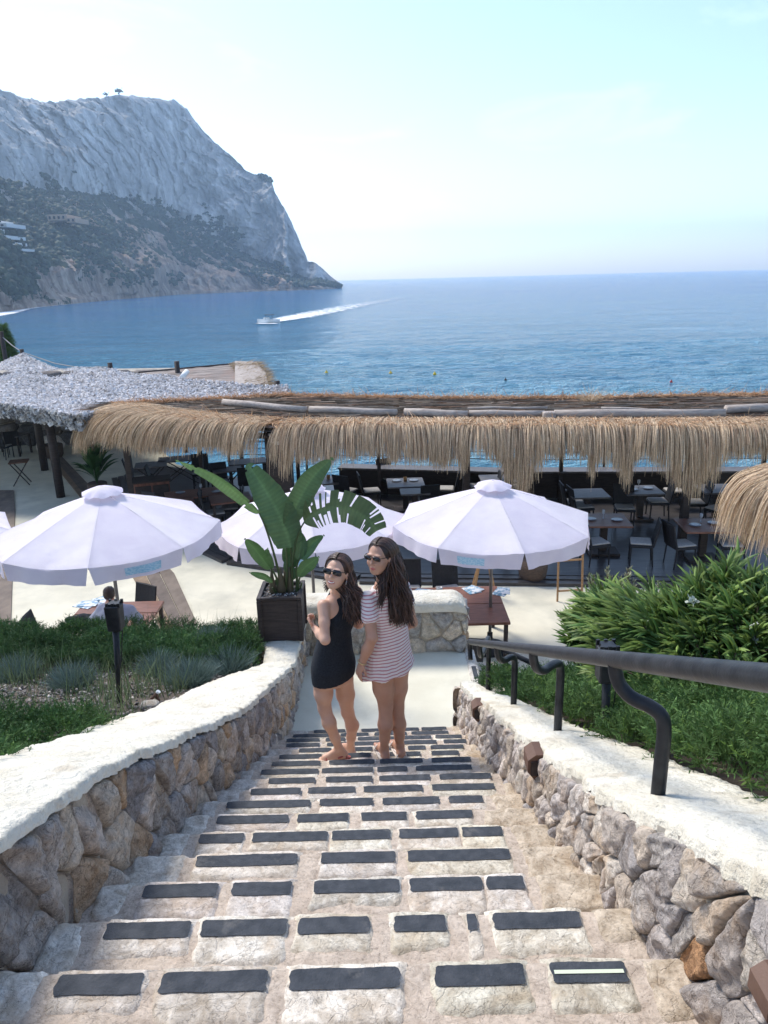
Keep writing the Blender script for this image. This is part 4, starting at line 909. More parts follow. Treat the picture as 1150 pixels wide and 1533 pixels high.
# front fringe
n = 15000; s = rng.random(n); R_, O_, D_ = [], [], []
for q in s:
    p, d, Lt = along(fr, q); nx, ny = d[1], -d[0]
    if ny > 0: nx, ny = -nx, -ny
    R_.append(p); O_.append((nx, ny)); D_.append(q*Lt)
R_ = np.array(R_); O_ = np.array(O_); D_ = np.array(D_); xs = R_[:, 0]
lean = vnoise(np.stack([D_*1.6, D_*0, D_*0], 1), 1., 4)*.22 + vnoise(np.stack([D_*5, D_*0, D_*0], 1), 1., 8)*.12
O3 = np.stack([O_[:, 0]+lean, O_[:, 1], lean*0], 1)
lf = np.clip((-xs-3.5)/2.5, 0, 1); O3[:, 0] -= .75*lf; O3 /= np.linalg.norm(O3, axis=1, keepdims=True)
inward = rng.power(.8, n)*.0 + rng.uniform(0, .85, n)
roots = np.stack([R_[:, 0]-O_[:, 0]*inward, R_[:, 1]-O_[:, 1]*inward, np.full(n, RZ+.05)+rng.uniform(0, .05, n)], 1)
cl = vnoise(np.stack([D_*2.3, D_*0, D_*0+5], 1), 1., 12); big = np.clip(cl, 0, 1)
right = np.clip((xs-1.8)/1.5, 0, 1); Lf = (.66 + .22*cl + rng.normal(0, .09, n)) + right*.06 + .55*big*right*(rng.random(n) < .6)
gx = at(790, 700, Y=15.3)[0]; Lf += .75*np.exp(-((xs-gx)/.22)**2)*(rng.random(n) < .8)
for px_ in (700, 1040, 440, 870): Lf += .45*np.exp(-((xs-at(px_, 690, Y=15.8)[0])/.10)**2)*(rng.random(n) < .7)
hole = np.exp(-((xs-at(415, 690, Y=16.3)[0])/.28)**2); keep = rng.random(n) > hole*1.3
a_len = rng.uniform(.28, .5, n) + inward + .5*lf + .2*lf*rng.random(n); Lf = np.maximum(.3, Lf)*(1+.25*lf)
V, F, C = straw_curves(roots[keep], O3[keep], a_len[keep], Lf[keep], straw_col(n)[keep], 7, .0135)
fr_ob = fast('straw_fringe', V, F, M['straw'], pg, C)
# stubble along the top front edge and the back edge
def stubble(poly, n, off0, off1, hgt, out, wd=.014, name='straw_edge', cmul=(1, .86, .78)):
    s = rng.random(n); P = []; O = []
    for q in s:
        p, d, _ = along(poly, q); nx, ny = d[1], -d[0]
        if ny > 0: nx, ny = -nx, -ny
        k = rng.uniform(off0, off1); P.append((p[0]-nx*k, p[1]-ny*k, RZ+.04+rng.uniform(0, .06))); O.append((nx*out, ny*out, 0))
    P = np.array(P); O = np.array(O); D = O + rng.normal(0, .45, (n, 3)) + [0, 0, .12]; D[:, 2] = np.abs(D[:, 2])*hgt
    L = rng.uniform(.14, .38, n); C = straw_col(n)*np.array([cmul])
    return scatter(name, BV, BF, P, frames(D), np.stack([np.full(n, wd*20), L, L], 1), C, M['straw'], pg)
stubble(fr, 5500, -.05, .75, .35, 1); stubble(bk, 7000, -.28, .06, .55, 1.0)
n = 5200; u = rng.random(n); v = rng.uniform(.03, .97, n); P = []
for a_, b_ in zip(u, v):
    p_ = along(fr, a_)[0]; q_ = along(bk, a_)[0]; x_, y_ = p_[0]+(q_[0]-p_[0])*b_, p_[1]+(q_[1]-p_[1])*b_; P.append((x_, y_, roofz(0, b_, x_, y_)+rng.uniform(.0, .03)))
L = rng.uniform(.3, 1.3, n); cr_ = rng.choice([.25, .5, .8], n, p=[.4, .35, .25])[:, None]*np.array([[.62, .64, .72]])*np.where(rng.random(n)[:, None] < .2, np.array([[1.2, .9, .75]]), 1.)
scatter('loose_reeds', BV, BF, np.array(P), frames(np.stack([np.where(rng.random(n) < .5, 1., -1.), rng.normal(0, .16, n), rng.normal(0, .01, n)], 1)), np.stack([np.full(n, .55), L*.02, L], 1), cr_, M['straw'], pg)
tf = at(884, 602, Z=RZ+.05); n = 130; scatter('straw_tuft', BV, BF, tf+rng.normal(0, .05, (n, 3))*[1, 1, .2], frames(np.stack([rng.normal(.3, .9, n), rng.normal(0, .3, n), rng.uniform(.1, .8, n)], 1)), np.stack([np.full(n, .2), np.full(n, .4), rng.uniform(.2, .6, n)], 1), straw_col(n), M['straw'], pg)
# rail, bench and counter at the sea side of the deck
cn = empty('deck_counter', (2, 19.6, -5.8), 0, 'long low counter with pale top along the seaward edge of the deck', 'counter')
for (xa, ya), (xb, yb) in [((-1.2, 20.6), (3.1, 19.7)), ((3.1, 19.7), (12, 18.9))]:
    L = math.hypot(xb-xa, yb-ya); rz = math.atan2(yb-ya, xb-xa); MB().box(((xa+xb)/2, (ya+yb)/2, -5.42), (L, .25, .72), rz=rz).build('front', M['darkwood'], cn); MB().box(((xa+xb)/2, (ya+yb)/2-.06, -5.03), (L, .5, .05), rz=rz, bev=.01).build('top', M['greywood'], cn)
cr = empty('cable_railing', (2, 20.3, -5.8), 0, 'thin cable railing on dark posts behind the deck counter', 'railing')
for z in (-4.45, -4.65, -4.85): MB().tube([(-4.5, 21.6, z), (0, 20.95, z), (3.4, 20.1, z), (13, 19.3, z)], .011, 5).build('cable', M['steel'], cr)
for x, y in [(-4.5, 21.6), (-2.2, 21.3), (0, 20.95), (1.7, 20.5), (3.4, 20.1), (6, 19.9), (9, 19.6)]: MB().box((x, y, -5.1), (.06, .06, 1.4)).build('railing_post', M['steel'], cr)
# dark service pillar with a white sign line
x = at(417, 700, Y=16.6)[0]; sp = empty('service_pillar', (x, 16.8, -5.8), 0, 'thick dark pillar with a white sign line at the gap in the straw', 'pillar')
MB().box((x, 16.85, -4.5), (.56, .45, 2.62), bev=.015).build('column', M['darkwood'], sp); p = at(421, 664, Y=16.55); MB().box((p[0], 16.6, p[2]), (.36, .05, .08), bev=.01).build('sign_line', M['white'], sp)  # narrow white bar is the sign line, plain paint
MB().tube([(x-.12, 16.5, -3.25), (x-.1, 16.48, -3.33)], .05, 10).build('spotlight', M['white'], sp, smooth=True)
# straw parasol on the right
a = at(1222, 700, Y=10.4); su = empty('straw_parasol', (a[0], 10.4, TERZ), 0, 'shaggy straw parasol leaning in at the right edge above the oleander', 'straw parasol')
zt = at(1160, 706, Y=10.2)[2]+.02
n = 9000; th = rng.uniform(0, 2*np.pi, n); rr = rng.uniform(0, .85, n)**.8; O = np.stack([np.cos(th), np.sin(th), th*0], 1)
Rr = np.stack([a[0]+O[:, 0]*rr*.8, 10.4+O[:, 1]*rr*.8, zt - .28*rr**2 + rng.uniform(0, .03, n)], 1)
V, F, C = straw_curves(Rr, O, rng.uniform(.35, .62, n), rng.uniform(.55, .95, n)+.1*rr, straw_col(n), 7, .011, tw=rng.normal(0, .12, n)); fast('straw_cover', V, F, M['straw'], su, C)
MB().lathe([(1.0, -.5), (.85, -.33), (.5, -.16), (.02, -.04)], (a[0], 10.4, zt), 24).build('inner_cone', M['reed'], su, smooth=True)
MB().tube([(a[0], 10.4, TERZ), (a[0], 10.4, zt-.1)], .06, 10).build('post', M['log'], su, smooth=True)
# ------------------------------------------------------------ camouflage net shelter, left
ns = empty('net_canopy', (-10, 24, -5.9), 0, 'sagging white and grey camouflage net canopy on posts at the left', 'canopy')
NPk = [(-16.3, 34.5, .35), (-10.6, 28.6, .35), (-7.4, 26.2, .25), (-12, 22.5, .2), (-6.9, 21.0, .15)]
pole_xy = []
for px, py, Y in [(33, 527, 33.), (165, 548, 28.), (265, 546, 26.8), (415, 576, 23.2)]: pole_xy.append((at(px, py, Y=Y), px))
nf = [tuple(at(px, py, Z=-3.05)[:2]) for px, py in [(-220, 598), (-60, 603), (0, 606), (60, 614), (118, 622), (170, 612), (250, 611), (330, 602), (432, 588)]]
nbk = []
for px, py, Y in [(-220, 528, 36), (-60, 540, 35), (0, 545, 34), (33, 530, 33), (90, 552, 30.5), (165, 551, 28), (210, 560, 26.5), (265, 566, 25.2), (432, 578, 22.6)]: nbk.append(at(px, py, Y=Y))
def netpt(u, v):
    a, _, _ = along(nf, u); i = min(len(nbk)-2, int(u*(len(nbk)-1))); f = u*(len(nbk)-1)-i; b = nbk[i]*(1-f)+nbk[i+1]*f
    x = a[0]+(b[0]-a[0])*v; y = a[1]+(b[1]-a[1])*v; z = -3.05 + (b[2]+3.05)*v - .22*math.sin(math.pi*v) + .10*mnoise.noise((x*.5, y*.5, 3)) + .04*mnoise.noise((x*2, y*2, 3))
    return np.array((x, y, z))
# arc-length matched
def nf_at(u): return along(nf, u)[0]
V = [netpt(i/90, j/50) for j in range(51) for i in range(91)]; V = np.array(V); base_ = V.copy(); base_[:, 2] -= .05
fast('net_backing', base_, gridF(90, 50), M['netbase'], ns)
n = 62000; u = rng.random(n); v = rng.random(n); gi = np.clip((u*90).astype(int), 0, 89); gj = np.clip((v*50).astype(int), 0, 49); fu = (u*90-gi)[:, None]; fv = (v*50-gj)[:, None]
G = V.reshape(51, 91, 3); P = (G[gj, gi]*(1-fu)+G[gj, gi+1]*fu)*(1-fv)+(G[gj+1, gi]*(1-fu)+G[gj+1, gi+1]*fu)*fv; P[:, 2] += rng.uniform(-.03, .04, n)
QV = np.array([(-.5, -.5, 0), (.5, -.4, .15), (.45, .5, -.1), (-.4, .45, .12)]); QF = np.array([(0, 1, 2, 3)])
cw = rng.choice([.82, .68, .48, .24], n, p=[.66, .22, .09, .03])[:, None]*np.array([[1, .98, 1.0]])
D = rng.normal(0, .5, (n, 3)) + [0, 0, 1]; S_ = rng.uniform(.035, .10, n)
scatter('net_scraps', QV, QF, P, frames(D), np.stack([S_, S_*.8, S_], 1), cw, M['netleaf'], ns, smooth=False)
n = 2500; u = rng.random(n); P = np.array([netpt(a_, 0) for a_ in u]); P[:, 2] -= rng.uniform(0, .35, n)**1.; cw = rng.choice([.7, .45, .22], n, p=[.4, .35, .25])[:, None]*np.ones((1, 3))
scatter('net_edge', QV, QF, P, frames(rng.normal(0, 1, (n, 3))), rng.uniform(.06, .13, n), cw, M['netleaf'], ns, smooth=False)
for (p, px) in pole_xy: MB().tube([(p[0], p[1], TERZ), (p[0], p[1], p[2]+.12)], .09, 8).build('post', M['darkwood'], ns, smooth=True)
for q in [(-9.4, 21.2), (-11.3, 24.6), (-9.8, 25.3)]: MB().tube([(q[0], q[1], TERZ), (q[0], q[1], -3.42)], .13, 8).build('post', M['darkwood'], ns, smooth=True)
p, q = at(2, 500, Y=34), pole_xy[0][0]; lp = empty('mooring_pole', (p[0], p[1], TERZ), 0, 'tall thin dark pole at the left edge tied to the net canopy', 'pole')
MB().tube([(p[0], p[1], TERZ), tuple(p+(0, 0, .1))], .10, 8).build('shaft', M['darkwood'], lp, smooth=True)
rp = MB().tube([p+(0, 0, -.1), (p*.5+q*.5)+(0, 0, -.1), q, q*.6+pole_xy[1][0]*.4-(0, 0, .25), q*.3+pole_xy[1][0]*.7-(0, 0, .25), pole_xy[1][0]-(0, 0, .02)], .02, 5); rp.build('rope', M['cushion'], lp, smooth=True)
# far thatched shelter beyond the net
fs = empty('reed_shelter', (-6, 26, -5.9), 0, 'small flat grey reed shelter with a straw end beyond the net canopy', 'shelter')
c4 = [at(208, 558, Y=27.5), at(352, 545, Y=27.5), at(353, 577, Y=24.2), at(262, 572, Y=24.6)]; e4 = [at(352, 543, Y=27.5), at(384, 544, Y=27.3), at(398, 560, Y=26), at(402, 578, Y=24.3), at(352, 578, Y=24.2)]
m = MB(); m.grid(lambda u, v: (c4[0]*(1-u)+c4[1]*u)*(1-v)+(c4[3]*(1-u)+c4[2]*u)*v + np.array((0, 0, .03*mnoise.noise((u*9, v*9, 1)))), 24, 12); m.build('reed_roof', M['reed'], fs, smooth=True)
m = MB(); m.add([tuple(p+(0, 0, .06)) for p in e4]+[tuple(p-(0, 0, .2)) for p in e4], [(0, 1, 2, 3, 4), (9, 8, 7, 6, 5)]+[(i, (i+1) % 5, (i+1) % 5+5, i+5) for i in range(5)]); m.build('straw_end', M['log'], fs)
n = 2500; t_ = rng.random(n); e_ = [e4[1], e4[2], e4[3]]; P = np.array([(e_[0]*(1-2*q_)+e_[1]*2*q_) if q_ < .5 else (e_[1]*(2-2*q_)+e_[2]*(2*q_-1)) for q_ in t_]) - np.stack([rng.uniform(0, 1.0, n), rng.uniform(-.3, .3, n), rng.uniform(-.06, .0, n)], 1)
scatter('straw_edge', BV, BF, P, frames(np.tile([[1., -.2, -.1]], (n, 1))+rng.normal(0, .25, (n, 3))), np.stack([np.full(n, .3), np.full(n, .3), rng.uniform(.2, .5, n)], 1), straw_col(n)*.75, M['straw'], fs)
MB().tube([c4[0], c4[1]], .05, 6).build('back_edge', M['darkwood'], fs); MB().tube([at(272, 566, Y=25), at(280, 556, Y=25.4)], .09, 8).build('rolled_mat', M['white'], fs, smooth=True)
for p in (c4[1], c4[2]): MB().tube([(p[0], p[1], TERZ), (p[0], p[1], p[2]-.1)], .07, 6).build('post', M['darkwood'], fs)
# dark rough wall behind the left tables
bw = empty('stone_wall', (-12, 28.4, TERZ), 0, 'dark rough rock wall in the shade under the net canopy', 'stone wall')
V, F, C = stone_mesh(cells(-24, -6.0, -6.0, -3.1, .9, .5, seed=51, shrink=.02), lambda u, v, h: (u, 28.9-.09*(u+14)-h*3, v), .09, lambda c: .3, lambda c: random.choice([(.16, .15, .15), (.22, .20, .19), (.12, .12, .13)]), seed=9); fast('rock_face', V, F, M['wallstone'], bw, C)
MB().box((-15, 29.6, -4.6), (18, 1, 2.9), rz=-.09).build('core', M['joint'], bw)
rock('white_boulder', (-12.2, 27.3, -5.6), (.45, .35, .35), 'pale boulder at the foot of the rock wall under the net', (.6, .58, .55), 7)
# pine at the far left
p = at(12, 540, Y=40.); t = empty('pine_tree', (p[0], p[1], -7), 0, 'bright green young pine rising behind the net canopy at the left', 'tree')
MB().tube([(p[0], p[1], -7), (p[0]+.05, p[1], at(12, 495, Y=40.)[2])], [.16, .03], 7).build('trunk', M['bark'], t)
zt = at(12, 486, Y=40.)[2]; n = 5200; h = rng.power(1.4, n); z = zt-(1-h)*0 - h*3.4; r = (.12+.75*h)*np.sqrt(rng.random(n)); th = rng.uniform(0, 6.28, n); r *= 1+.35*vnoise(np.stack([np.cos(th)*2, np.sin(th)*2, z*1.8], 1), 1, 3)
P = np.stack([p[0]+r*np.cos(th), p[1]+r*np.sin(th), z], 1); D = np.stack([np.cos(th), np.sin(th), np.full(n, .9)], 1)+rng.normal(0, .4, (n, 3))
scatter('crown', SV, SF, P, frames(D), rng.uniform(.16, .34, n), np.array([[.13, .22, .06]])*rng.uniform(.6, 1.4, n)[:, None], M['needle'], t)
# ------------------------------------------------------------ furniture
DECK = -5.80
def make_chair(name, kind):
    t = empty(name); fm = M['dark'] if kind != 'wood' else M['lightwood']
    MB().box((0, 0, .43), (.46, .46, .06), bev=.015).build('seat', fm, t)
    m = MB(); m.grid(lambda u, v: (-.23+.46*u, -.21-.11*v-.02*math.sin(math.pi*u), .44+.50*v), 6, 6); m.grid(lambda u, v: (.23-.46*u, -.24-.11*v-.02*math.sin(math.pi*u), .44+.50*v), 6, 6)
    m.tube([(-.23, -.225, .44), (-.23, -.335, .94), (.23, -.335, .94), (.23, -.225, .44)], .017, 6); m.build('backrest', fm, t)
    for x in (-.2, .2):
        MB().tube([(x, .2, .43), (x, .21, 0)], [.02, .016], 6).build('leg', fm, t); MB().tube([(x, -.2, .43), (x, -.24, 0)], [.02, .016], 6).build('leg', fm, t)
    MB().box((0, .01, .475), (.42, .42, .04), bev=.018).build('cushion', M['cushion'], t)
    return t
def make_table(kind, w, d, mt):
    t = empty('dining_table'); m = MB()
    if kind == 'plank':
        MB().box((0, d*.25+.004, .735), (w, d*.5-.012, .045), bev=.006).build('tabletop', mt, t); MB().box((0, -d*.25-.004, .735), (w, d*.5-.012, .045), bev=.006).build('tabletop', mt, t)
    else: MB().box((0, 0, .735), (w, d, .04), bev=.006).build('tabletop', mt, t)
    if kind == 'pedestal': MB().box((0, 0, .40), (.14, .14, .64)).build('pedestal', M['darkwood'], t); MB().box((0, 0, .035), (w*.65, d*.55, .06), bev=.01).build('foot', M['darkwood'], t)
    elif kind == 'folding':
        for y in (-d*.4, d*.4):
            for s in (-1, 1): MB().tube([(-s*w*.42, y, .01), (s*w*.42, y, .71)], .018, 6).build('leg', M['darkwood'], t)
        MB().tube([(0, -d*.4, .36), (0, d*.4, .36)], .014, 6).build('stretcher', M['darkwood'], t)
    else:
        for sx in (-1, 1):
            for sy in (-1, 1): MB().box((sx*(w/2-.06), sy*(d/2-.06), .36), (.06, .06, .71)).build('leg', M['darkwood'], t)
    return t
ch0 = make_chair('wicker_chair', 'dark'); note_kids(ch0); used = {}
def put(proto, key, p, rz, label, cat, group, name=None):
    if not used.get(key): o = proto; o.location = Vector([float(q) for q in p]); o.rotation_euler = (0, 0, rz); used[key] = 1
    else: o = copy_tree(proto, None, p, rz)
    o['label'] = label; o['category'] = cat; o['group'] = group; return o
CHG = 'dark chairs of the restaurant'; TBG = 'tables of the restaurant'
def chair_at(px, py, face, label, z=DECK): p = at(px, py, Z=z+.45); p[2] = z; return put(ch0, 'ch', p, rad(face)-math.pi/2, label, 'chair', CHG)
protos = {}
def table_at(px, py, rz, kind, w, d, mt, label, z=DECK):
    k = (kind, w, d, mt)
    if k not in protos: protos[k] = make_table(kind, w, d, M[mt]); note_kids(protos[k])
    p = at(px, py, Z=z+.755); p[2] = z; put(protos[k], k, p, rad(rz), label, 'table', TBG); return at(px, py, Z=z+.757)
# face angle: direction the sitter looks, degrees from +X
T = {}
T['b1'] = table_at(607, 722, 2, 'pedestal', .95, .9, 'greywood', 'grey square table right of centre by the sea under the straw fringe')
T['b2'] = table_at(621, 735, 2, 'pedestal', .72, .55, 'greywood', 'low grey side table just in front of the seaside table')
T['c1'] = table_at(905, 778, -4, 'pedestal', 1.0, .9, 'brownwood', 'brown table with plates right of the right parasol')
T['c2'] = table_at(1055, 786, -4, 'pedestal', 1.0, .9, 'brownwood', 'brown table half hidden by the straw parasol')
T['d1'] = table_at(880, 738, 0, 'pedestal', .9, .8, 'greywood', 'dark table by the sea behind the brown table with plates')
T['d2'] = table_at(960, 733, 0, 'pedestal', .9, .8, 'greywood', 'dark table by the sea with glasses standing on it')
T['d3'] = table_at(1075, 731, 0, 'pedestal', .9, .8, 'greywood', 'dark table by the sea behind the straw parasol')
T['d4'] = table_at(480, 719, 8, 'pedestal', .9, .8, 'greywood', 'dark table by the sea between the pillar and the tallest green leaf')
T['e1'] = table_at(300, 737, 20, 'legs', 1.7, .8, 'brownwood', 'long brown table above the left parasol')
T['e2'] = table_at(395, 775, 20, 'legs', .9, .8, 'brownwood', 'brown table between the left and the middle parasols')
T['e3'] = table_at(226, 695, 14, 'folding', .9, .7, 'greywood', 'grey folding table nearest the hanging straw at the left end')
T['e4'] = table_at(268, 686, 14, 'folding', 1.2, .7, 'greywood', 'wider grey folding table behind the other folding tables')
T['e5'] = table_at(340, 702, 14, 'folding', .8, .6, 'greywood', 'small grey folding table by the leaf tip of the potted plant')
T['e6'] = table_at(370, 690, 14, 'legs', 1.1, .7, 'greywood', 'grey table left of the thick dark pillar')
for px, py, f, lab in [(556, 735, 10, 'dark chair left of the grey seaside table'), (668, 732, 172, 'dark chair right of the grey seaside table'), (583, 716, -60, 'dark chair behind the grey seaside table facing the steps'), (520, 735, 60, 'dark chair between the tall leaf and the seaside table'),
    (420, 728, 40, 'dark chair beside the thick dark pillar'), (860, 752, 0, 'dark chair facing right just above the right parasol'), (872, 758, 5, 'second dark chair facing right, in front of the other above the parasol'),
    (985, 750, 175, 'dark chair between the two dark seaside tables'), (960, 812, 165, 'dark chair with grey cushion right of the brown table with plates'), (892, 812, 15, 'dark chair tucked under the brown table with plates beside the parasol'),
    (935, 760, -100, 'dark chair behind the brown table with plates'), (1020, 815, 10, 'dark chair with grey cushion left of the half hidden brown table'), (1095, 815, 170, 'dark chair mostly under the straw parasol'), (1040, 752, 175, 'dark chair by the sea left of the straw parasol'), (1075, 762, 120, 'dark chair behind the half hidden brown table'),
    (240, 760, 60, 'dark chair near the top of the left parasol'), (345, 760, 190, 'dark chair right of the long brown table'), (330, 722, -70, 'dark chair behind the long brown table'), (300, 708, -80, 'dark chair between the long brown table and the folding ones'), (205, 712, 20, 'dark chair left of the grey folding tables'), (370, 722, 100, 'dark chair in front of the table beside the pillar'),
    (730, 735, 180, 'dark chair just left of the long straw tuft')]:
    chair_at(px, py, f, lab)
T['g1'] = table_at(262, 752, 18, 'legs', .9, .8, 'brownwood', 'brown table close behind the top right slope of the left parasol')
T['g2'] = table_at(345, 745, 18, 'legs', 1.0, .8, 'brownwood', 'brown table just left of the upright green leaf')
T['g3'] = table_at(745, 716, 0, 'pedestal', .9, .8, 'greywood', 'grey table by the sea behind the right parasol top')
for px, py, f, lab in [(282, 765, 200, 'dark chair behind the slope of the left parasol'), (322, 768, 20, 'dark chair between the left parasol and the upright leaf'), (365, 752, 190, 'dark chair touching the upright leaf of the potted plant'), (240, 722, 10, 'dark chair beside the brown cabinet'), (715, 728, 0, 'dark chair left of the seaside table behind the parasol'), (775, 728, 180, 'dark chair right of the seaside table behind the parasol'),
    (455, 735, 120, 'dark chair in front of the seaside table beside the pillar'), (640, 750, 100, 'dark chair in front of the low grey side table'), (1010, 735, 180, 'dark chair at the end of the seaside tables near the straw parasol')]: chair_at(px, py, f, lab)
p = at(232, 765, Z=DECK); cb = empty('cabinet', p, 0, 'low brown wooden cabinet beside the dark post at the left end of the pergola', 'cabinet')
MB().box(p+(0, 0, .42), (.9, .5, .84), rz=.3, bev=.01).build('body', M['brownwood'], cb); MB().box(p+(0, 0, .87), (.98, .58, .05), rz=.3, bev=.01).build('top', M['darkwood'], cb)
for dx in (-.22, .22): MB().box(p+(dx*.955+.0767, dx*.295-.25, .44), (.40, .02, .66), rz=.3, bev=.005).build('door', M['darkwood'], cb)
p = at(148, 742, Z=TERZ); pt = empty('palm_leaf_plant', p, 0, 'bushy green potted plant under the left end of the straw fringe', 'plant')
MB().lathe([(.20, 0), (.26, .1), (.28, .38), (.25, .40), (.02, .36)], p, 18).build('pot', M['terracotta'], pt, smooth=True)
n = 46; V = []; F_ = []; C = []
for k in range(n):
    a = random.uniform(0, 6.28); hh = random.uniform(.7, 1.75); rr_ = random.uniform(.25, .75); w_ = random.uniform(.06, .11); b0_ = len(V); cc_ = random.uniform(.7, 1.3); dx, dy = math.cos(a), math.sin(a)
    for j in range(9):
        t_ = j/8; q = p+np.array((dx*rr_*t_**1.5, dy*rr_*t_**1.5, .35+hh*(t_-.28*t_**3))); ww = .008 if t_ < .35 else w_*math.sin(math.pi*min(1, (t_-.35)/.65+.02))**.7+.003
        for s_ in (-1, 0, 1): V.append(q+np.array((-dy*s_*ww, dx*s_*ww, abs(s_)*ww*.35))); C.append((.07*cc_, .15*cc_, .06*cc_))
    F_ += [(b0_+3*j+i, b0_+3*j+i+1, b0_+3*j+i+4, b0_+3*j+i+3) for j in range(8) for i in range(2)]
fast('foliage', V, np.array(F_), M['leaf'], pt, C)
# left corner tables on the terrace
T['f1'] = table_at(12, 650, -10, 'legs', 1.3, .8, 'greywood', 'grey table under the net canopy at the left edge', TERZ)
for px, py, f, lab in [(5, 668, 80, 'dark chair in front of the table under the net'), (20, 664, 110, 'dark chair at the right end of the table under the net'), (2, 640, -80, 'dark chair behind the table under the net')]: chair_at(px, py, f, lab, TERZ)
fsn = make_table('folding', .55, .5, M['lampwood']); fsn.name = 'folding_stand'; p = at(28, 690, Z=TERZ+.75); p[2] = TERZ; fsn.location = Vector(p.tolist()); tag(fsn, 'brown folding stand on the terrace beside the plank strip', 'folding stand'); fsn.rotation_euler = (0, 0, .3)
# seaside things under the net: planter with thin tree
p = at(80, 684, Z=TERZ); p[2] = TERZ; t = empty('potted_tree', p, 0, 'thin bare trunked tree in a woven pot at the end of the plank strip', 'potted tree')
MB().lathe([(.30, 0), (.36, .1), (.38, .42), (.36, .46), (.32, .44), (.02, .42)], p, 20).build('pot', M['terracotta'], t, smooth=True); MB().tube([p+(0, 0, .4), p+(-.1, 0, 1.4), p+(-.22, 0, 2.5)], [.035, .028, .02], 7).build('trunk', M['bark'], t, smooth=True)
n = 500; P = p + rng.normal(0, 1, (n, 3))*[.35, .35, .25] + (-.25, 0, 2.45); scatter('crown', BV, BF, P, frames(rng.normal(0, 1, (n, 3))), rng.uniform(.1, .2, n), np.tile([[.05, .07, .04]], (n, 1)), M['leaf'], t)
# right terrace: long brown table with chairs and magazines
tz = TERZ
p = at(690, 905, Z=tz+.75); tb = make_table('plank', 1.75, 1.45, M['brownwood']); tb.name = 'terrace_table'; tb.location = Vector((float(p[0])-.18, float(p[1]), tz)); tag(tb, 'large brown plank table under the right parasol', 'table')
for px, py, f, lab in [(612, 885, -90, 'dark chair behind the terrace table next to the striped woman'), (672, 885, -80, 'dark chair behind the terrace table right of the ashtray'), (700, 985, 78, 'dark chair in front of the terrace table beside the end wall')]:
    chair_at(px, py, f, lab, tz)
def magazine(p, rz, lab, nm='magazine', s=1., mt='paper'):
    o = MB(); o.box((0, 0, .006), (.23*s, .30*s, .010), rz=rz, bev=.002); o.box((.05, .03, .016), (.21*s, .28*s, .008), rz=rz+.35, bev=.002); o = o.build(nm, M[mt]); o.location = Vector([float(q) for q in p]); return tag(o, lab, 'magazine')
mz = tz+.758
for px, py, r, lab in [(706, 884, .4, 'blue magazines fanned out on the table left of the parasol pole'), (750, 887, -.5, 'blue and white magazines at the right corner of the terrace table'), (630, 888, .9, 'blue magazine on the terrace table beside the striped woman')]:
    magazine(at(px, py, Z=mz), r, lab)
p = at(658, 885, Z=mz); o = MB().lathe([(.05, 0), (.055, .07), (.045, .075), (.04, .02), (.01, .015)], p, 16).build('ashtray', M['ceramic'], smooth=True); tag(o, 'small round grey ashtray on the large brown terrace table', 'ashtray')
# A-frame sign holder, deck chair frame and basket
p = at(725, 892, Z=tz); t = empty('wooden_easel', p, 0, 'light wooden folding easel behind the right parasol pole', 'easel')
for s in (-1, 1):
    MB().tube([p+(s*.22, -.05, 0), p+(s*.06, .05, .8)], .022, 6).build('leg', M['lightwood'], t); MB().tube([p+(s*.2, .35, 0), p+(s*.06, .08, .8)], .02, 6).build('leg', M['lightwood'], t)
MB().tube([p+(-.1, .06, .78), p+(.1, .06, .78)], .025, 6).build('crossbar', M['lightwood'], t)
p = at(852, 900, Z=tz); t = empty('wooden_frame_stand', p, 0, 'light wooden frame stand below the right tip of the right parasol', 'stand')
for s in (-.22, .24): MB().tube([p+(s, 0, 0), p+(s*.95, .1, 1.15 if s > 0 else .8)], .02, 6).build('leg', M['lightwood'], t)
MB().tube([p+(-.22, 0.02, .2), p+(.24, 0.02, .22)], .018, 6).build('rail', M['lightwood'], t); MB().tube([p+(-.21, .09, .78), p+(.23, .09, .8)], .018, 6).build('rail', M['lightwood'], t)
p = at(797, 868, Z=tz); o = MB().lathe([(.22, 0), (.27, .1), (.30, .3), (.28, .46), (.25, .45), (.02, .40)], p, 20).build('woven_basket', M['terracotta'], smooth=True); tag(o, 'dark woven basket on the terrace under the right parasol', 'basket')
# small tableware
M['plate'] = pm('plate_glaze', (.30, .32, .36), rough=.25)
def ware(tp, lab_t, items):
    for k, (dx, dy, kind) in enumerate(items):
        q = tp + np.array((dx, dy, .0)); 
        if kind == 'plate': o = MB().lathe([(.06, 0), (.12, .018), (.115, .022), (.02, .01)], q, 20).build('plate', M['plate'], smooth=True); tag(o, 'round grey plate, the %s one, on the %s' % (['left', 'right', 'front', 'rear'][k % 4], lab_t), 'plate', 'plates')
        elif kind == 'glass': o = MB().lathe([(.03, 0), (.006, .01), (.006, .08), (.035, .12), (.03, .19), (.028, .19), (.02, .1)], q, 14).build('wine_glass', M['ceramic'], smooth=True); tag(o, 'stemmed glass among the plates on the %s' % lab_t, 'glass', 'glasses')
        elif kind == 'cup': o = MB().lathe([(.04, 0), (.05, .11), (.045, .11), (.035, .02)], q, 14).build('candle_cup', M['lightwood'], smooth=True); tag(o, 'small wooden candle cup on the %s' % lab_t, 'cup', 'candle cups')
ware(T['c1'], 'brown table right of the right parasol', [(-.28, .05, 'plate'), (.25, -.05, 'plate'), (.0, .1, 'glass')])
ware(T['c2'], 'brown table by the straw parasol', [(-.2, 0, 'plate'), (.22, .1, 'plate'), (0, .2, 'glass')])
ware(T['b1'], 'grey seaside table', [(-.22, .15, 'plate'), (.22, .15, 'plate'), (0, .1, 'cup')])
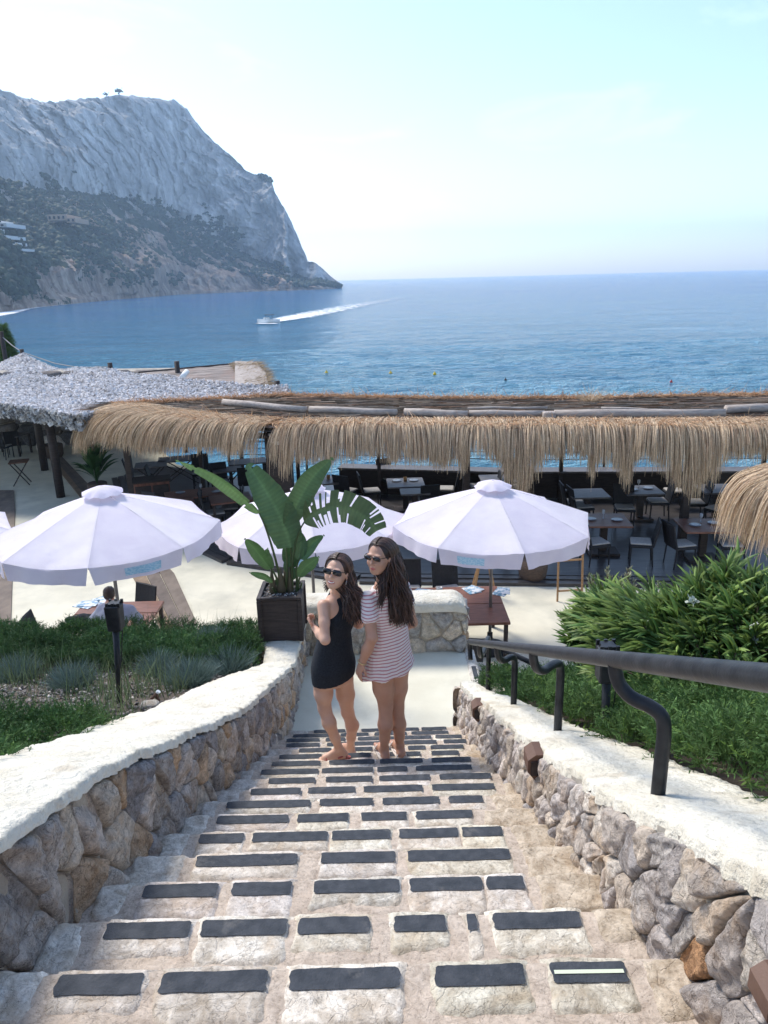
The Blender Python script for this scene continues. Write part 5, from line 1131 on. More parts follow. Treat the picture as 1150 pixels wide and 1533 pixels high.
ware(T['d2'], 'dark table by the sea with glasses', [(-.2, 0, 'plate'), (.2, .1, 'plate'), (0, .2, 'glass')])
ware(T['e1'], 'long brown table above the left parasol', [(-.5, 0, 'plate'), (.4, 0, 'plate'), (0, .1, 'glass')])
ware(T['d4'], 'table between pillar and leaf', [(-.1, .1, 'plate'), (.2, .1, 'cup')])
# left terrace table with magazines, jacket
p = at(168, 925, Z=tz+.75); tb = make_table('plank', 1.35, .95, M['lightwood']); tb.name = 'terrace_table'; LT = np.array((p[0]+.0, p[1]+.15, tz)); tb.location = Vector(LT.tolist()); tag(tb, 'wooden terrace table the man in grey leans over', 'table')
for c_ in tb.children:
    if c_.name.startswith('tabletop'): c_.data.materials[0] = M['warmwood'] if 'warmwood' in M else M['brownwood']
chair_at(78, 962, 5, 'dark chair left of the man in the grey t-shirt', tz); chair_at(202, 925, -120, 'dark chair behind the table of the man in grey', tz)
magazine(at(128, 906, Z=tz+.758), 1.2, 'open white magazine on the table left of the seated man', s=1.1); magazine(at(150, 900, Z=tz+.758), .5, 'blue magazine on the table before the seated man')
# ------------------------------------------------------------ planter with bird-of-paradise
pb = at(424, 957, Y=7.50); pc = np.array((pb[0], 7.62, float(ltop(7.6))+.012)); W = .47; Hh = .50
px_ = empty('planter_box', pc, 0, 'square dark wooden planter box on the corner of the left wall', 'planter')
MB().box(pc+(0, 0, Hh/2), (W-.03, W-.03, Hh-.012), bev=.01).build('box', M['planter'] if 'planter' in M else M['darkwood'], px_)
m = MB()
for s in (-1, 1):
    m.box(pc+(s*(W/2-.02), 0, Hh+.012), (.045, W+.02, .03), bev=.004); m.box(pc+(0, s*(W/2-.02), Hh+.010), (W-.06, .045, .03), bev=.004)
    for q in (-1, 1): m.box(pc+(s*(W/2-.018), q*(W/2-.018), Hh/2), (.045, .045, Hh-.02), bev=.004)
m.build('rim', M['darkwood'], px_)
m = MB(); m.grid(lambda u, v: (pc[0]-W/2+.03+(W-.06)*u, pc[1]-W/2+.03+(W-.06)*v, pc[2]+Hh-.03+.02*mnoise.noise((u*9, v*9, 1))+.02), 12, 12); m.build('soil', M['soil'], px_, smooth=True)
n = 120; P = pc + np.stack([rng.uniform(-.2, .2, n), rng.uniform(-.2, .2, n), np.full(n, Hh+.002)], 1)
tag(scatter('pale_gravel', ICO, ICF, P, frames(rng.normal(0, 1, (n, 3))), rng.uniform(.006, .014, n), rng.choice([.2, .4, .65], n)[:, None]*np.ones((1, 3)), M['chip'], px_), kind='stuff')
bp = empty('bird_of_paradise', pc+(0, 0, Hh), 0, 'tall bird of paradise plant with big paddle leaves in the dark planter box', 'plant')
Yp = 7.62
def leaf(stem, mid, w, col, yoff=(0, 0), split=0, fold=.25, tilt=0., prof=None, seed=0, cup=0.):
    """stem, mid: pixel paths; mid is the midrib; w half width in px; yoff depth from base to tip"""
    R = random.Random(seed); sc = 7.9/FPX
    def sm(path, n, y0, y1):
        pts = [np.array(p, float) for p in path]; out = []
        for i in range(n+1):
            t = i/n*(len(pts)-1); k = min(len(pts)-2, int(t)); f = t-k; p0, p1, p2, p3 = pts[max(0, k-1)], pts[k], pts[k+1], pts[min(len(pts)-1, k+2)]
            q = .5*((2*p1)+(-p0+p2)*f+(2*p0-5*p1+4*p2-p3)*f*f+(-p0+3*p1-3*p2+p3)*f**3); out.append(at(q[0], q[1], Y=Yp+y0+(y1-y0)*i/n))
        return out
    if stem:
        S_ = sm(stem, 10, 0, yoff[0]); MB().tube(S_, list(np.linspace(.016, .008, 11)), 7, col=(.10, .135, .06)).build('leaf_stalk', M['bigleaf'], bp, smooth=True, cols=True)
    n = 66; Mi = sm(mid, n, yoff[0], yoff[1]); V = []; C = []; F = []; ns = 6
    pr = prof or (lambda t: (math.sin(math.pi*min(1, t*1.05+.02))**.55)*(1-.25*t) if t < .95 else .35*(1-t)/.05*.6)
    cuts = sorted(R.uniform(.08, .95) for _ in range(split)); dep = [(R.uniform(.15, .7), R.uniform(.15, .7), R.choice([1, 1, 2])) for _ in cuts]
    for i in range(n+1):
        t = i/n; T_ = Mi[min(n, i+1)]-Mi[max(0, i-1)]; T_ /= np.linalg.norm(T_); view = Mi[i]/np.linalg.norm(Mi[i]); sd = np.cross(T_, -view); sd /= np.linalg.norm(sd); nm = np.cross(sd, T_)
        sd = sd*math.cos(tilt)+nm*math.sin(tilt); nm = np.cross(sd, T_); ww = max(.0015, pr(t)*w*sc)
        edge_ = 1+.05*mnoise.noise((t*9, seed*3.1, 0))+.03*mnoise.noise((t*31, seed*3.1, 2)); ww *= edge_
        for j in range(-ns, ns+1):
            s = j/ns; a = abs(s); p = Mi[i] + sd*s*ww + nm*(fold*a*ww*(1-.35*a)) + nm*.05*ww*math.sin(t*70+(s > 0)*2)*a*.35
            p = p + T_*(.25*a*ww)
            V.append(p); k = (1+.10*math.sin(t*150+a*3))*R.uniform(.93, 1.05)*(.85+.25*(1-a))*(1+.18*mnoise.noise((t*5, s*2, seed))); k *= 1.22 if j == 0 else 1; C.append(tuple(c*k for c in col))
    nn = 2*ns+1
    for i in range(n):
        gap = [d_ for c, d_ in zip(cuts, dep) if c <= (i+.999)/n and i/n < c+(d_[2]-1)/n+1e-9]
        for j in range(2*ns):
            a = max(abs(j-ns), abs(j+1-ns))/ns
            if gap and a > gap[0][0 if j < ns else 1]: continue
            F.append((i*nn+j, i*nn+j+1, (i+1)*nn+j+1, (i+1)*nn+j))
    if split:   # open the slits: shift vertices next to a cut
        for c in cuts:
            i = int(c*n)
            for j in range(nn):
                a = abs(j-ns)/ns
                if i > 0: V[i*nn+j] = V[i*nn+j]*(1-.35*a)+V[(i-1)*nn+j]*.35*a + np.array((0, 0, -.006*a))
    fast('leaf', V, F, M['bigleaf'], bp, C)
G1, G2, G3 = (.105, .18, .085), (.16, .25, .11), (.13, .165, .065)
leaf([(424, 888), (412, 835), (398, 790), (388, 768)], [(388, 768), (355, 738), (318, 712), (262, 688)], 12, (.20, .32, .14), (-.05, -.4), split=2, fold=.9, tilt=.7, seed=1)
leaf([(428, 888), (430, 850), (428, 815)], [(436, 820), (420, 775), (398, 735), (371, 694)], 29, G1, (.0, .12), split=1, fold=.25, tilt=.1, seed=2, prof=lambda t: (math.sin(math.pi*(.13+.87*t)**.75)**.6)*.9)
leaf([(434, 888), (436, 830), (432, 790)], [(430, 790), (446, 752), (468, 715), (499, 685)], 21, (.10, .175, .085), (.05, .1), split=1, fold=.35, tilt=-.25, seed=3)
leaf([(436, 888), (438, 860), (436, 820)], [(436, 800), (440, 775), (452, 740), (470, 712)], 15, (.07, .13, .06), (.15, .25), fold=.4, tilt=.5, seed=31)
leaf([(438, 888), (438, 840), (446, 800), (458, 778)], [(455, 780), (480, 765), (515, 760), (548, 775), (564, 795)], 25, G3, (.0, -.25), split=13, fold=.3, tilt=.35, seed=4, prof=lambda t: 1.05*min(1, t*6+.2)*(1-.45*t**3))
leaf([(418, 888), (414, 865), (405, 850)], [(405, 852), (392, 835), (380, 820), (366, 806)], 13, (.11, .20, .075), (-.08, -.12), fold=.3, tilt=.3, seed=5)
leaf([(420, 888), (412, 868)], [(408, 852), (402, 842), (398, 832), (401, 820)], 10, G1, (0, 0), fold=.4, tilt=-.4, seed=6)
leaf([(416, 890), (408, 880)], [(408, 872), (398, 864), (386, 860), (373, 857)], 7, (.12, .21, .09), (-.1, -.14), fold=.4, tilt=.6, seed=7)
leaf([(446, 888), (447, 872), (450, 862)], [(448, 864), (456, 850), (466, 842), (478, 833)], 12, (.12, .22, .085), (-.05, -.1), fold=.35, tilt=-.3, seed=8)
leaf([(446, 888), (444, 850), (450, 835)], [(452, 838), (460, 825), (470, 812), (486, 801)], 11, (.11, .20, .08), (-.03, .05), fold=.4, tilt=.2, seed=9)
leaf([(444, 888), (446, 850)], [(446, 838), (449, 825), (451, 812), (450, 795)], 13, G1, (0, .04), fold=.4, tilt=.2, seed=10)
leaf([(436, 888), (438, 855)], [(440, 850), (436, 835), (438, 815), (447, 795)], 16, (.06, .12, .05), (.08, .12), fold=.3, seed=11)
leaf([(448, 888), (452, 872)], [(440, 868), (436, 855), (432, 845), (437, 830)], 10, G1, (.0, .04), fold=.4, tilt=.5, seed=12)
m = MB()
for (x, y, r) in [(0, 0, .05), (-.09, -.02, .035), (.10, .0, .03), (.05, .05, .04)]:
    m.lathe([(r, -.03), (r*1.2, .03), (r*.9, .10), (r*.5, .2), (.008, .28)], pc+(x, y, Hh-.0), 10, col=(.16, .12, .08))
m.build('stem_base', M['bigleaf'], bp, smooth=True, cols=True)
# ------------------------------------------------------------ oleander
def lance():
    V = []; F = []; prof = [(0, .10), (.15, .55), (.4, 1), (.65, .85), (.88, .4), (1, .03)]
    for t, w in prof: V += [(-w*.5, .30*t*t + .0, t), (0, .30*t*t - .10*w, t), (w*.5, .30*t*t, t)]
    for i in range(len(prof)-1): b = 3*i; F += [(b, b+1, b+4, b+3), (b+1, b+2, b+5, b+4)]
    return np.array(V), np.array(F)
LVt, LFt = lance()
def leafy(t, tips, bases, per, llen, lw, col, name='foliage', up=.75, stem=True, spacing=.85):
    P = []; D = []; C = []; m = MB()
    for tip, base in zip(tips, bases):
        tip, base = np.array(tip, float), np.array(base, float); mid = base*.5+tip*.5 + rng.normal(0, .05, 3)
        if stem: m.tube([base, mid, tip], [.010, .008, .004], 5)
        ax = tip-mid; ax /= np.linalg.norm(ax); kk = rng.uniform(.75, 1.25)
        for k in range(per):
            u = rng.uniform(0, 1)**.7; p = mid*(1-u)*spacing + tip*(1-(1-u)*spacing); a = rng.uniform(0, 6.28)
            e = np.cross(ax, [0.3, .2, 1]); e /= np.linalg.norm(e); f_ = np.cross(ax, e); rd = e*math.cos(a)+f_*math.sin(a)
            s = up+.9*u; P.append(p); D.append(ax*s + rd*(.95-.45*u)+np.array((0, 0, .25)) + rng.normal(0, .12, 3)); b_ = kk*rng.uniform(.6, 1.3); yl = 1+.5*(u > .8); C.append((col[0]*b_*yl, col[1]*b_*(1+.2*(u > .8)), col[2]*b_))
    P = np.array(P); D = np.array(D); n = len(P); L = llen*rng.uniform(.6, 1.1, n)
    # leaves bend away from the stem: roll so local y points outward-down
    Dn = D/np.linalg.norm(D, axis=1, keepdims=True); X = np.cross(np.array([[0, 0, 1.]]), Dn); X /= np.linalg.norm(X, axis=1, keepdims=True)+1e-9; Y = -np.cross(Dn, X)
    Rm = np.stack([-X, Y, Dn], 2)*1.; Rm = np.stack([np.cross(Y, Dn), Y, Dn], 2)
    scatter(name, LVt, LFt, P, Rm, np.stack([np.full(n, lw)*rng.uniform(.7, 1.2, n), L, L], 1), np.array(C), M['leaf'], t)
    if stem: m.build('stems', M['bark'], t, smooth=True)
def oleander(lab, ctrs, base, n, per, seedv):
    t = empty('oleander_bush', base, 0, lab, 'oleander'); tips = []; bases = []
    for (c, r, m_) in ctrs:
        for _ in range(int(m_*2.0)):
            d = rng.normal(0, 1, 3); d /= np.linalg.norm(d); d[2] = abs(d[2])*.9+.1; k = rng.uniform(.45, 1.)**.6
            k *= 1.28 if rng.random() < .12 else 1.; tip = np.array(c) + d*np.array(r)*k; tips.append(tip); bases.append(np.array(c)*.35 + np.array(base)*.65 + (tip-np.array(c))*.25)
    leafy(t, tips, bases, per, .20, .021, (.17, .285, .10)); return t
b0 = (2.3, 4.6, rbed(2.3, 4.6)); cc = lambda px, py, Y: tuple(at(px, py, Y=Y))
t = oleander('large dark green oleander bush behind the handrail with few white flowers', [(cc(1000, 965, 4.7), (.50, .4, .32), 70), (cc(1095, 940, 4.6), (.42, .4, .36), 70), (cc(1180, 958, 4.3), (.5, .4, .42), 60), (cc(930, 950, 5.0), (.34, .3, .30), 34), (cc(1060, 1020, 4.3), (.6, .4, .30), 55), (cc(960, 1030, 4.6), (.35, .3, .25), 34), (cc(1220, 1030, 3.9), (.6, .5, .4), 50)], b0, 0, 17, 1)
for q_, sz_ in [(cc(1037, 900, 4.15), 14), (cc(965, 935, 4.5), 7), (cc(1128, 935, 4.0), 5), (cc(1130, 960, 4.0), 5)]:
    P = np.array(q_)+rng.normal(0, .006, (sz_, 3))*sz_/7; scatter('flower', LVt, LFt, P, frames(rng.normal(0, 1, (sz_, 3))+[0, -.5, .5]), np.tile([[.02, .035, .035]], (sz_, 1)), np.tile([[.75, .72, .70]], (sz_, 1)), M['leaf'], t)
t = oleander('small bright oleander sprig at the garden edge left of the big bush', [(cc(905, 925, 5.9), (.18, .2, .20), 9), (cc(880, 955, 5.7), (.22, .2, .15), 12)], (1.75, 5.8, rbed(1.75, 5.8)), 0, 24, 2)
# fine grey shrub behind
b_ = np.array((2.15, 6.35, rbed(2.1, 6.3))); t = empty('grey_shrub', b_, 0, 'airy grey leaved shrub at the terrace edge beyond the oleander', 'shrub'); tips = []; bases = []
for px, py in [(880, 880), (895, 905), (875, 910), (915, 870), (920, 890), (930, 905), (950, 890), (965, 895), (940, 870), (905, 890), (985, 895), (925, 925), (890, 930), (955, 915), (1000, 905)]:
    for _ in range(4): p = at(px+rng.normal(0, 8), py-12+rng.normal(0, 8), Y=6.35+rng.normal(0, .12)); tips.append(p); bases.append(b_+rng.normal(0, .04, 3)+(0, 0, .0))
leafy(t, tips, bases, 46, .055, .016, (.25, .29, .24), spacing=.9)
# loose grass stalks at the bed edge
n = 160; x = rng.uniform(-3.2, -1.5, n); y = rng.uniform(7.7, 8.25, n); P = np.array([(a, b, lbed(a, b)+.1) for a, b in zip(x, y)]); L = rng.uniform(.2, .42, n)
tag(scatter('wild_grass', BV, BF, P, frames(np.stack([rng.normal(0, .2, n), rng.normal(0, .2, n), np.ones(n)], 1)), np.stack([L*.2, L, L], 1), np.tile([[.2, .22, .12]], (n, 1)), M['needle']), kind='stuff')
# ------------------------------------------------------------ figures: smooth distance fields turned into one surface each
import openvdb as vdb
def nrm(v): v = np.array(v, float); return v/np.linalg.norm(v)
class Fld:
    def __init__(s): s.p = []
    def cone(s, a, b, ra, rb, k=.02): s.p.append(('c', np.array(a, float), np.array(b, float), ra, rb, k)); return s
    def chain(s, pts, rs, k=.02):
        for i in range(len(pts)-1): s.cone(pts[i], pts[i+1], rs[i], rs[i+1], k)
        return s
    def ell(s, c, r, R=None, k=.02, sub=False): s.p.append(('e', np.array(c, float), np.array(r, float), np.eye(3) if R is None else R, sub, k)); return s
    def loft(s, st, S, Fw, k=.02, zlo=None, zhi=None, wav=None):
        """st: list of (centre, half width along S, half depth along Fw), top to bottom"""
        st = sorted(st, key=lambda q: q[0][2]); z = np.array([q[0][2] for q in st]); s.p.append(('l', z, np.array([q[0] for q in st], float), np.array([q[1:3] for q in st], float), S, Fw, zlo, zhi, wav, k)); return s
    def bounds(s):
        lo, hi = [], []
        for q in s.p:
            if q[0] == 'c': r = max(q[3], q[4]); lo.append(np.minimum(q[1], q[2])-r); hi.append(np.maximum(q[1], q[2])+r)
            elif q[0] == 'e': r = q[2].max(); lo.append(q[1]-r); hi.append(q[1]+r)
            else: r = q[3].max(); lo.append(q[2].min(0)-[r, r, 0]); hi.append(q[2].max(0)+[r, r, 0])
        return np.min(lo, 0)-.03, np.max(hi, 0)+.03
    def prim(s, q, P):
        if q[0] == 'c':
            _, a, b, ra, rb, k = q; ab = b-a; t = np.clip(((P-a)@ab)/max(1e-9, ab@ab), 0, 1); return np.linalg.norm(P-a-t[..., None]*ab, axis=-1)-(ra+(rb-ra)*t)
        if q[0] == 'e':
            _, c, r, R, sub, k = q; L = (P-c)@R; k0 = np.linalg.norm(L/r, axis=-1); k1 = np.linalg.norm(L/(r*r), axis=-1); return k0*(k0-1)/np.maximum(k1, 1e-9)
        _, z, cs, rr, S, Fw, zlo, zhi, wav, k = q
        # smooth interpolation (smoothstep-free cubic through stations)
        zz = P[..., 2]
        def ci(vals):
            fine = np.linspace(z[0], z[-1], 120); out = np.interp(fine, z, vals)
            for _ in range(3): out = np.convolve(np.pad(out, 3, mode='edge'), np.ones(7)/7, 'valid')
            return np.interp(zz, fine, out)
        cx, cy = ci(cs[:, 0]), ci(cs[:, 1]); w, d = ci(rr[:, 0]), ci(rr[:, 1]); dx, dy = P[..., 0]-cx, P[..., 1]-cy
        a = dx*S[0]+dy*S[1]; b = dx*Fw[0]+dy*Fw[1]
        if wav is not None: th = np.arctan2(b, a); g = 1+wav(th, zz); w, d = w*g, d*g
        k0 = np.sqrt((a/w)**2+(b/d)**2); dd = (k0-1)*np.minimum(w, d)
        e = np.maximum(zz-(z[-1] if zhi is None else zhi), (z[0] if zlo is None else zlo)-zz)
        if callable(zlo): pass
        return np.maximum(dd, e)
    def ev(s, P):
        D = np.full(P.shape[:-1], 1.)
        for q in s.p:
            d = s.prim(q, P); k = q[-1]
            if q[0] == 'e' and q[4]: h = np.clip(.5-.5*(D+d)/k, 0, 1); D = D*(1-h)+(-d)*h+k*h*(1-h)
            else: h = np.clip(.5+.5*(d-D)/k, 0, 1); D = d*h+D*(1-h) if False else (D*(1-h)+d*h if False else np.minimum(D, d)-np.maximum(k-np.abs(D-d), 0)**2/(4*k))
        return D
    def mesh(s, vox, cut=None):
        lo, hi = s.bounds(); n = np.ceil((hi-lo)/vox).astype(int)+1; D = np.full(n, 1., np.float32)
        for q in s.p:
            if q[0] == 'c': r = max(q[3], q[4])+.07; a, b = np.minimum(q[1], q[2])-r, np.maximum(q[1], q[2])+r
            elif q[0] == 'e': r = q[2].max()+.07; a, b = q[1]-r, q[1]+r
            else: r = q[3].max()+.07; a, b = q[2].min(0)-[r, r, .07], q[2].max(0)+[r, r, .07]
            i0 = np.maximum(0, ((a-lo)/vox).astype(int)); i1 = np.minimum(n, ((b-lo)/vox).astype(int)+2)
            g = np.stack(np.meshgrid(*[lo[m_]+vox*np.arange(i0[m_], i1[m_]) for m_ in range(3)], indexing='ij'), -1)
            d = s.prim(q, g); k = q[-1]; sl = tuple(slice(i0[m_], i1[m_]) for m_ in range(3)); C = D[sl]
            if q[0] == 'e' and q[4]: D[sl] = np.maximum(C, -d)+np.maximum(k-np.abs(C+d), 0)**2/(4*k)
            else: D[sl] = np.minimum(C, d)-np.maximum(k-np.abs(C-d), 0)**2/(4*k)
        if cut is not None:
            g = np.stack(np.meshgrid(*[lo[m_]+vox*np.arange(n[m_]) for m_ in range(3)], indexing='ij'), -1); D = np.maximum(D, cut(g))
        D = np.clip(D, -vox*4, vox*4); G = vdb.FloatGrid(float(vox*4)); G.copyFromArray(D.astype(np.float32)); p, qd = G.convertToQuads(isovalue=0.0); p, qd = np.array(p), np.array(qd)
        return p*vox+lo, qd[:, ::-1]
def skinmat(name, c1, c2):
    m, nt, out = newmat(name); b = N(nt, 'ShaderNodeBsdfPrincipled'); L = nt.links.new
    L(mixc(nt, ramp(nt, noise_out(nt, coords(nt), 7, 3), [(.35, 0.), (.65, 1.)]), c1, c2), b.inputs['Base Color']); b.inputs['Roughness'].default_value = .48; b.inputs['Specular IOR Level'].default_value = .35
    b.inputs['Subsurface Weight'].default_value = .15; b.inputs['Subsurface Radius'].default_value = (.02, .008, .004); b.inputs['Subsurface Scale'].default_value = .6; L(b.outputs[0], out.inputs[0]); return m
M['skinA'] = skinmat('skin_light', (.62, .39, .29), (.56, .33, .235)); M['skinB'] = skinmat('skin_tan', (.52, .30, .215), (.45, .25, .175)); M['lip'] = pm('lips', (.46, .13, .12), rough=.4); M['teeth'] = pm('teeth', (.8, .78, .74), rough=.3)
M['blackdress'] = pm('black_knit', (.010, .013, .020), (.022, .027, .036), 120, rough=.9, bump=.5, bscale=260, bdist=.004)
M['hair'] = pm('dark_brown_hair', (.020, .012, .010), (.060, .036, .028), 6, (1, 1, .3), rough=.42, spec=.45, attr=True); M['gold'] = pm('pale_gold', (.75, .60, .32), rough=.3, metal=.8); M['silver'] = pm('silver', (.7, .7, .72), rough=.25, metal=.9)
M['tshirt'] = pm('grey_blue_cotton', (.30, .33, .43), (.25, .28, .37), 6, rough=.9, bump=.4, bscale=14, bdist=.02)
def stripemat():
    m, nt, out = newmat('red_striped_cotton'); L = nt.links.new; tc = nt.nodes.new('ShaderNodeTexCoord'); sp = N(nt, 'ShaderNodeSeparateXYZ'); L(tc.outputs['Object'], sp.inputs[0])
    nz = noise_out(nt, coords(nt, (1, 1, .6)), 7, 2, .5); a = N(nt, 'ShaderNodeMath', operation='MULTIPLY_ADD'); L(nz, a.inputs[0]); a.inputs[1].default_value = .035; L(sp.outputs[2], a.inputs[2])
    t = N(nt, 'ShaderNodeMath', operation='MULTIPLY_ADD'); L(sp.outputs[0], t.inputs[0]); t.inputs[1].default_value = -.08; L(a.outputs[0], t.inputs[2])
    d = N(nt, 'ShaderNodeMath', operation='DIVIDE'); L(t.outputs[0], d.inputs[0]); d.inputs[1].default_value = .0225; f = N(nt, 'ShaderNodeMath', operation='FRACT'); L(d.outputs[0], f.inputs[0])
    c = mixc(nt, ramp(nt, f.outputs[0], [(0, 0.), (.05, 1.), (.36, 1.), (.41, 0.)]), (.72, .665, .67), (.48, .22, .25)); b = N(nt, 'ShaderNodeBsdfPrincipled'); b.inputs['Roughness'].default_value = .9; L(c, b.inputs['Base Color'])
    bp_ = N(nt, 'ShaderNodeBump'); bp_.inputs['Strength'].default_value = .9; bp_.inputs['Distance'].default_value = .035; L(noise_out(nt, coords(nt, (1, 1, .35)), 11, 3), bp_.inputs['Height']); L(bp_.outputs[0], b.inputs['Normal']); L(b.outputs[0], out.inputs[0]); return m
M['stripe'] = stripemat()
J = lambda px, py, Y: at(px, py, Y=Y)
def head_frame(f, up=(0, 0, 1)):
    f = nrm(f); r = nrm(np.cross(f, up)); u = np.cross(r, f); return np.stack([r, f, u], 1)   # columns right, forward, up
def add_head(F, c, H, sc=1.):
    P = lambda x, y, z: c + H@(np.array((x, y, z))*sc); E = lambda x, y, z, a, b, d, k=.015, sub=False: F.ell(P(x, y, z), np.array((a, b, d))*sc, H, k, sub)
    E(0, -.012, .030, .074, .092, .088); E(0, .022, -.035, .058, .066, .066, .03); E(0, .058, -.078, .026, .024, .020, .03)
    for s in (-1, 1):
        E(s*.036, .060, -.022, .022, .020, .022, .02); E(s*.076, -.004, -.008, .008, .017, .030, .006); E(s*.030, .090, .012, .016, .012, .009, .01, True); E(s*.026, .076, .034, .028, .014, .010, .012)
    F.cone(P(0, .084, .022), P(0, .106, -.014), .007*sc, .010*sc, .010); F.cone(P(-.012, .092, -.020), P(.012, .092, -.020), .006*sc, .006*sc, .006)
    E(0, .084, -.047, .021, .010, .0055, .004); E(0, .081, -.058, .018, .011, .006, .004)
    return P
def add_hand(F, wrist, dirv, palmn, curl=.5, side=1, s=1.):
    """dirv along the hand, palmn palm normal; fingers bend towards palmn; side: thumb side sign"""
    d = nrm(dirv); n_ = nrm(np.array(palmn)-d*(np.array(palmn)@d)); w = np.cross(d, n_)*side
    R = np.stack([w, n_, d], 1); F.ell(wrist+d*.045*s, (.036*s, .015*s, .048*s), R, .012)
    for i, (off, ln) in enumerate([(.027, .070), (.009, .078), (-.009, .073), (-.026, .058)]):
        p = wrist+d*.080*s+w*off*s; dd = nrm(d+w*off*1.5+n_*.15); seg = [.42, .32, .26]; r = [.0088, .0080, .0072, .0062]; a = 0
        for k in range(3):
            a += curl*(.55, .8, .6)[k]*(1+.12*i); v = dd*math.cos(a)+n_*math.sin(a); q = p+v*ln*seg[k]*s; F.cone(p, q, r[k]*s, r[k+1]*s, .0035); p = q
    p = wrist+d*.022*s+w*.030*s; v = nrm(w*.75+d*.75+n_*.25); q = p+v*.036*s; F.cone(p, q, .011*s, .0095*s, .008); F.cone(q, q+nrm(d+n_*.5+w*.1)*.030*s, .0092*s, .0072*s, .004)
def add_foot(F, ankle, heel_z, toe_dir, k=.015):
    a = np.array(ankle, float); t = nrm((toe_dir[0], toe_dir[1], 0)); F.cone(a, (a[0]-t[0]*.025, a[1]-t[1]*.025, heel_z+.03), .030, .028, .02)
    h = np.array((a[0]-t[0]*.03, a[1]-t[1]*.03, heel_z+.028)); F.cone(h, h+t*.13+(0, 0, -.006), .028, .030, .02); F.cone(a+t*.03-(0, 0, .01), h+t*.14, .026, .022, .02)
    s = np.array((-t[1], t[0], 0)); e = h+t*.13; e[2] = heel_z+.016
    for i, (o, l, r) in enumerate([(.026, .055, .012), (.010, .055, .0095), (-.003, .050, .009), (-.015, .044, .0085), (-.026, .036, .008)]): F.cone(e+s*o*(1 if 1 else 1), e+s*o*1.15+t*l, r*1.1, r, .006)
def glasses(root, P, H, sc, w=.029, h=.0175, nm='sunglasses', z0=.020):
    m = MB()
    for s in (-1, 1):
        V = []; n = 24; c = np.array((s*.034, .104, z0))
        for q, (k, dy) in enumerate([(0, .004), (.8, .003), (1, 0), (1.03, -.003), (1, -.006), (0, -.006)]):
            for i in range(n):
                a = 2*math.pi*i/n; ca, sa = math.cos(a), math.sin(a); x = math.copysign(abs(ca)**.6, ca)*w*k; z = math.copysign(abs(sa)**.6, sa)*h*k
                V.append(P(c[0]+x, c[1]+dy-.16*abs(c[0]+x)**1.5*2.2, c[2]+z+.10*s*x*0+.004*s*ca*s))
        m.add(V, [(j*n+i, j*n+(i+1) % n, (j+1)*n+(i+1) % n, (j+1)*n+i) for j in range(5) for i in range(n)])
        m.tube([P(s*.060, .094, z0+.008), P(s*.074, .06, z0+.006), P(s*.079, .0, z0+.002)], .0028, 6)
    m.tube([P(-.008, .104, z0+.006), P(.008, .104, z0+.006)], .0032, 6)
    o = m.build(nm, M['glass'], root, smooth=True); return o
def strands(root, P, H, c, body, n, guides, seed, wid=.0034, side_bias=.5, name='hair', fwd=(-.085, .062)):
    """hair strands from the centre parting, round the skull, then down along guides; pushed out of the body field"""
    R = np.random.default_rng(seed); V = []; F_ = []; C = []; k_ = 4
    for i in range(n):
        s = 1 if R.random() < side_bias else -1; y0 = R.uniform(*fwd); lay = R.uniform(1.0, 1.12); pts = []
        back = np.clip((.045-y0)/.13, 0, 1); th_end = R.uniform(1.55, 2.0)
        for t in np.linspace(.03, 1, 7):
            th = th_end*t; y = y0 - t*.05*(1-back*.2); ry = math.sqrt(max(.05, 1-((y+.012)/.098)**2)); x = s*.081*ry*lay*math.sin(th); z = .030+.094*ry*lay*math.cos(th); y_ = y - (.02+.03*back)*t
            if back > .6: x *= (1-.25*(back-.6)/.4*R.random()); y_ -= .02*t
            pts.append(P(x, y_, z))
        g = guides[s](R, back); p = pts[-1].copy(); L = g['L']; m_ = 11; tgt = g['to']; off = g['off']
        ph = R.uniform(0, 6.3); wv = R.uniform(.005, .020)
        for j in range(1, m_+1):
            t = j/m_; q = pts[6]*(1-t)+tgt*t if j < m_ else tgt.copy(); e = t**.7; q = np.array([pts[6][0]*(1-e)+tgt[0]*e, pts[6][1]*(1-e)+tgt[1]*e, pts[6][2]*(1-t)+tgt[2]*t])
            q = q + off*min(1, t*1.5) + H[:, 0]*wv*math.sin(ph+t*9) + np.array((0, wv*math.cos(ph+t*8), 0))
            for _ in range(3):
                d = float(body.ev(q[None])[0])
                if d < .012:
                    e_ = 4e-3; gr = np.array([float(body.ev((q+v)[None])[0])-d for v in np.eye(3)*e_])/e_; gr[2] *= .2; q = q + gr/(np.linalg.norm(gr)+1e-6)*(.014-d)
            pts.append(q)
        rr = [wid*.5]+[wid*R.uniform(.9, 1.5)]*(len(pts)-3)+[wid*.7, wid*.2]; b = MB(); b.tube(pts, rr, k_, cap=False); o = len(V); V += b.v; F_ += [[a+o for a in f] for f in b.f]; cc = R.uniform(.6, 1.9) if R.random() < .8 else R.uniform(2, 3.2); C += [(cc, cc*.93, cc*.9)]*len(b.v)
    return fast(name, V, np.array(F_), M['hair'], root, C)
def hair_cap(root, P, H, sc=1., back=.0):
    F = Fld(); F.ell(P(0, -.022, .038), np.array((.0835, .092, .0905))*sc, H, .01); F.ell(P(0, -.06, -.03), np.array((.07, .05, .08))*sc, H, .03)
    F.ell(P(0, .112, -.042), np.array((.064, .075, .088))*sc, H, .012, True)
    V, Q = F.mesh(.005); return fast('hair_cap', V, Q, M['hair'], root, [(1.1, 1, 1)]*len(V))
STEP = lambda n: stepz(n)+.006
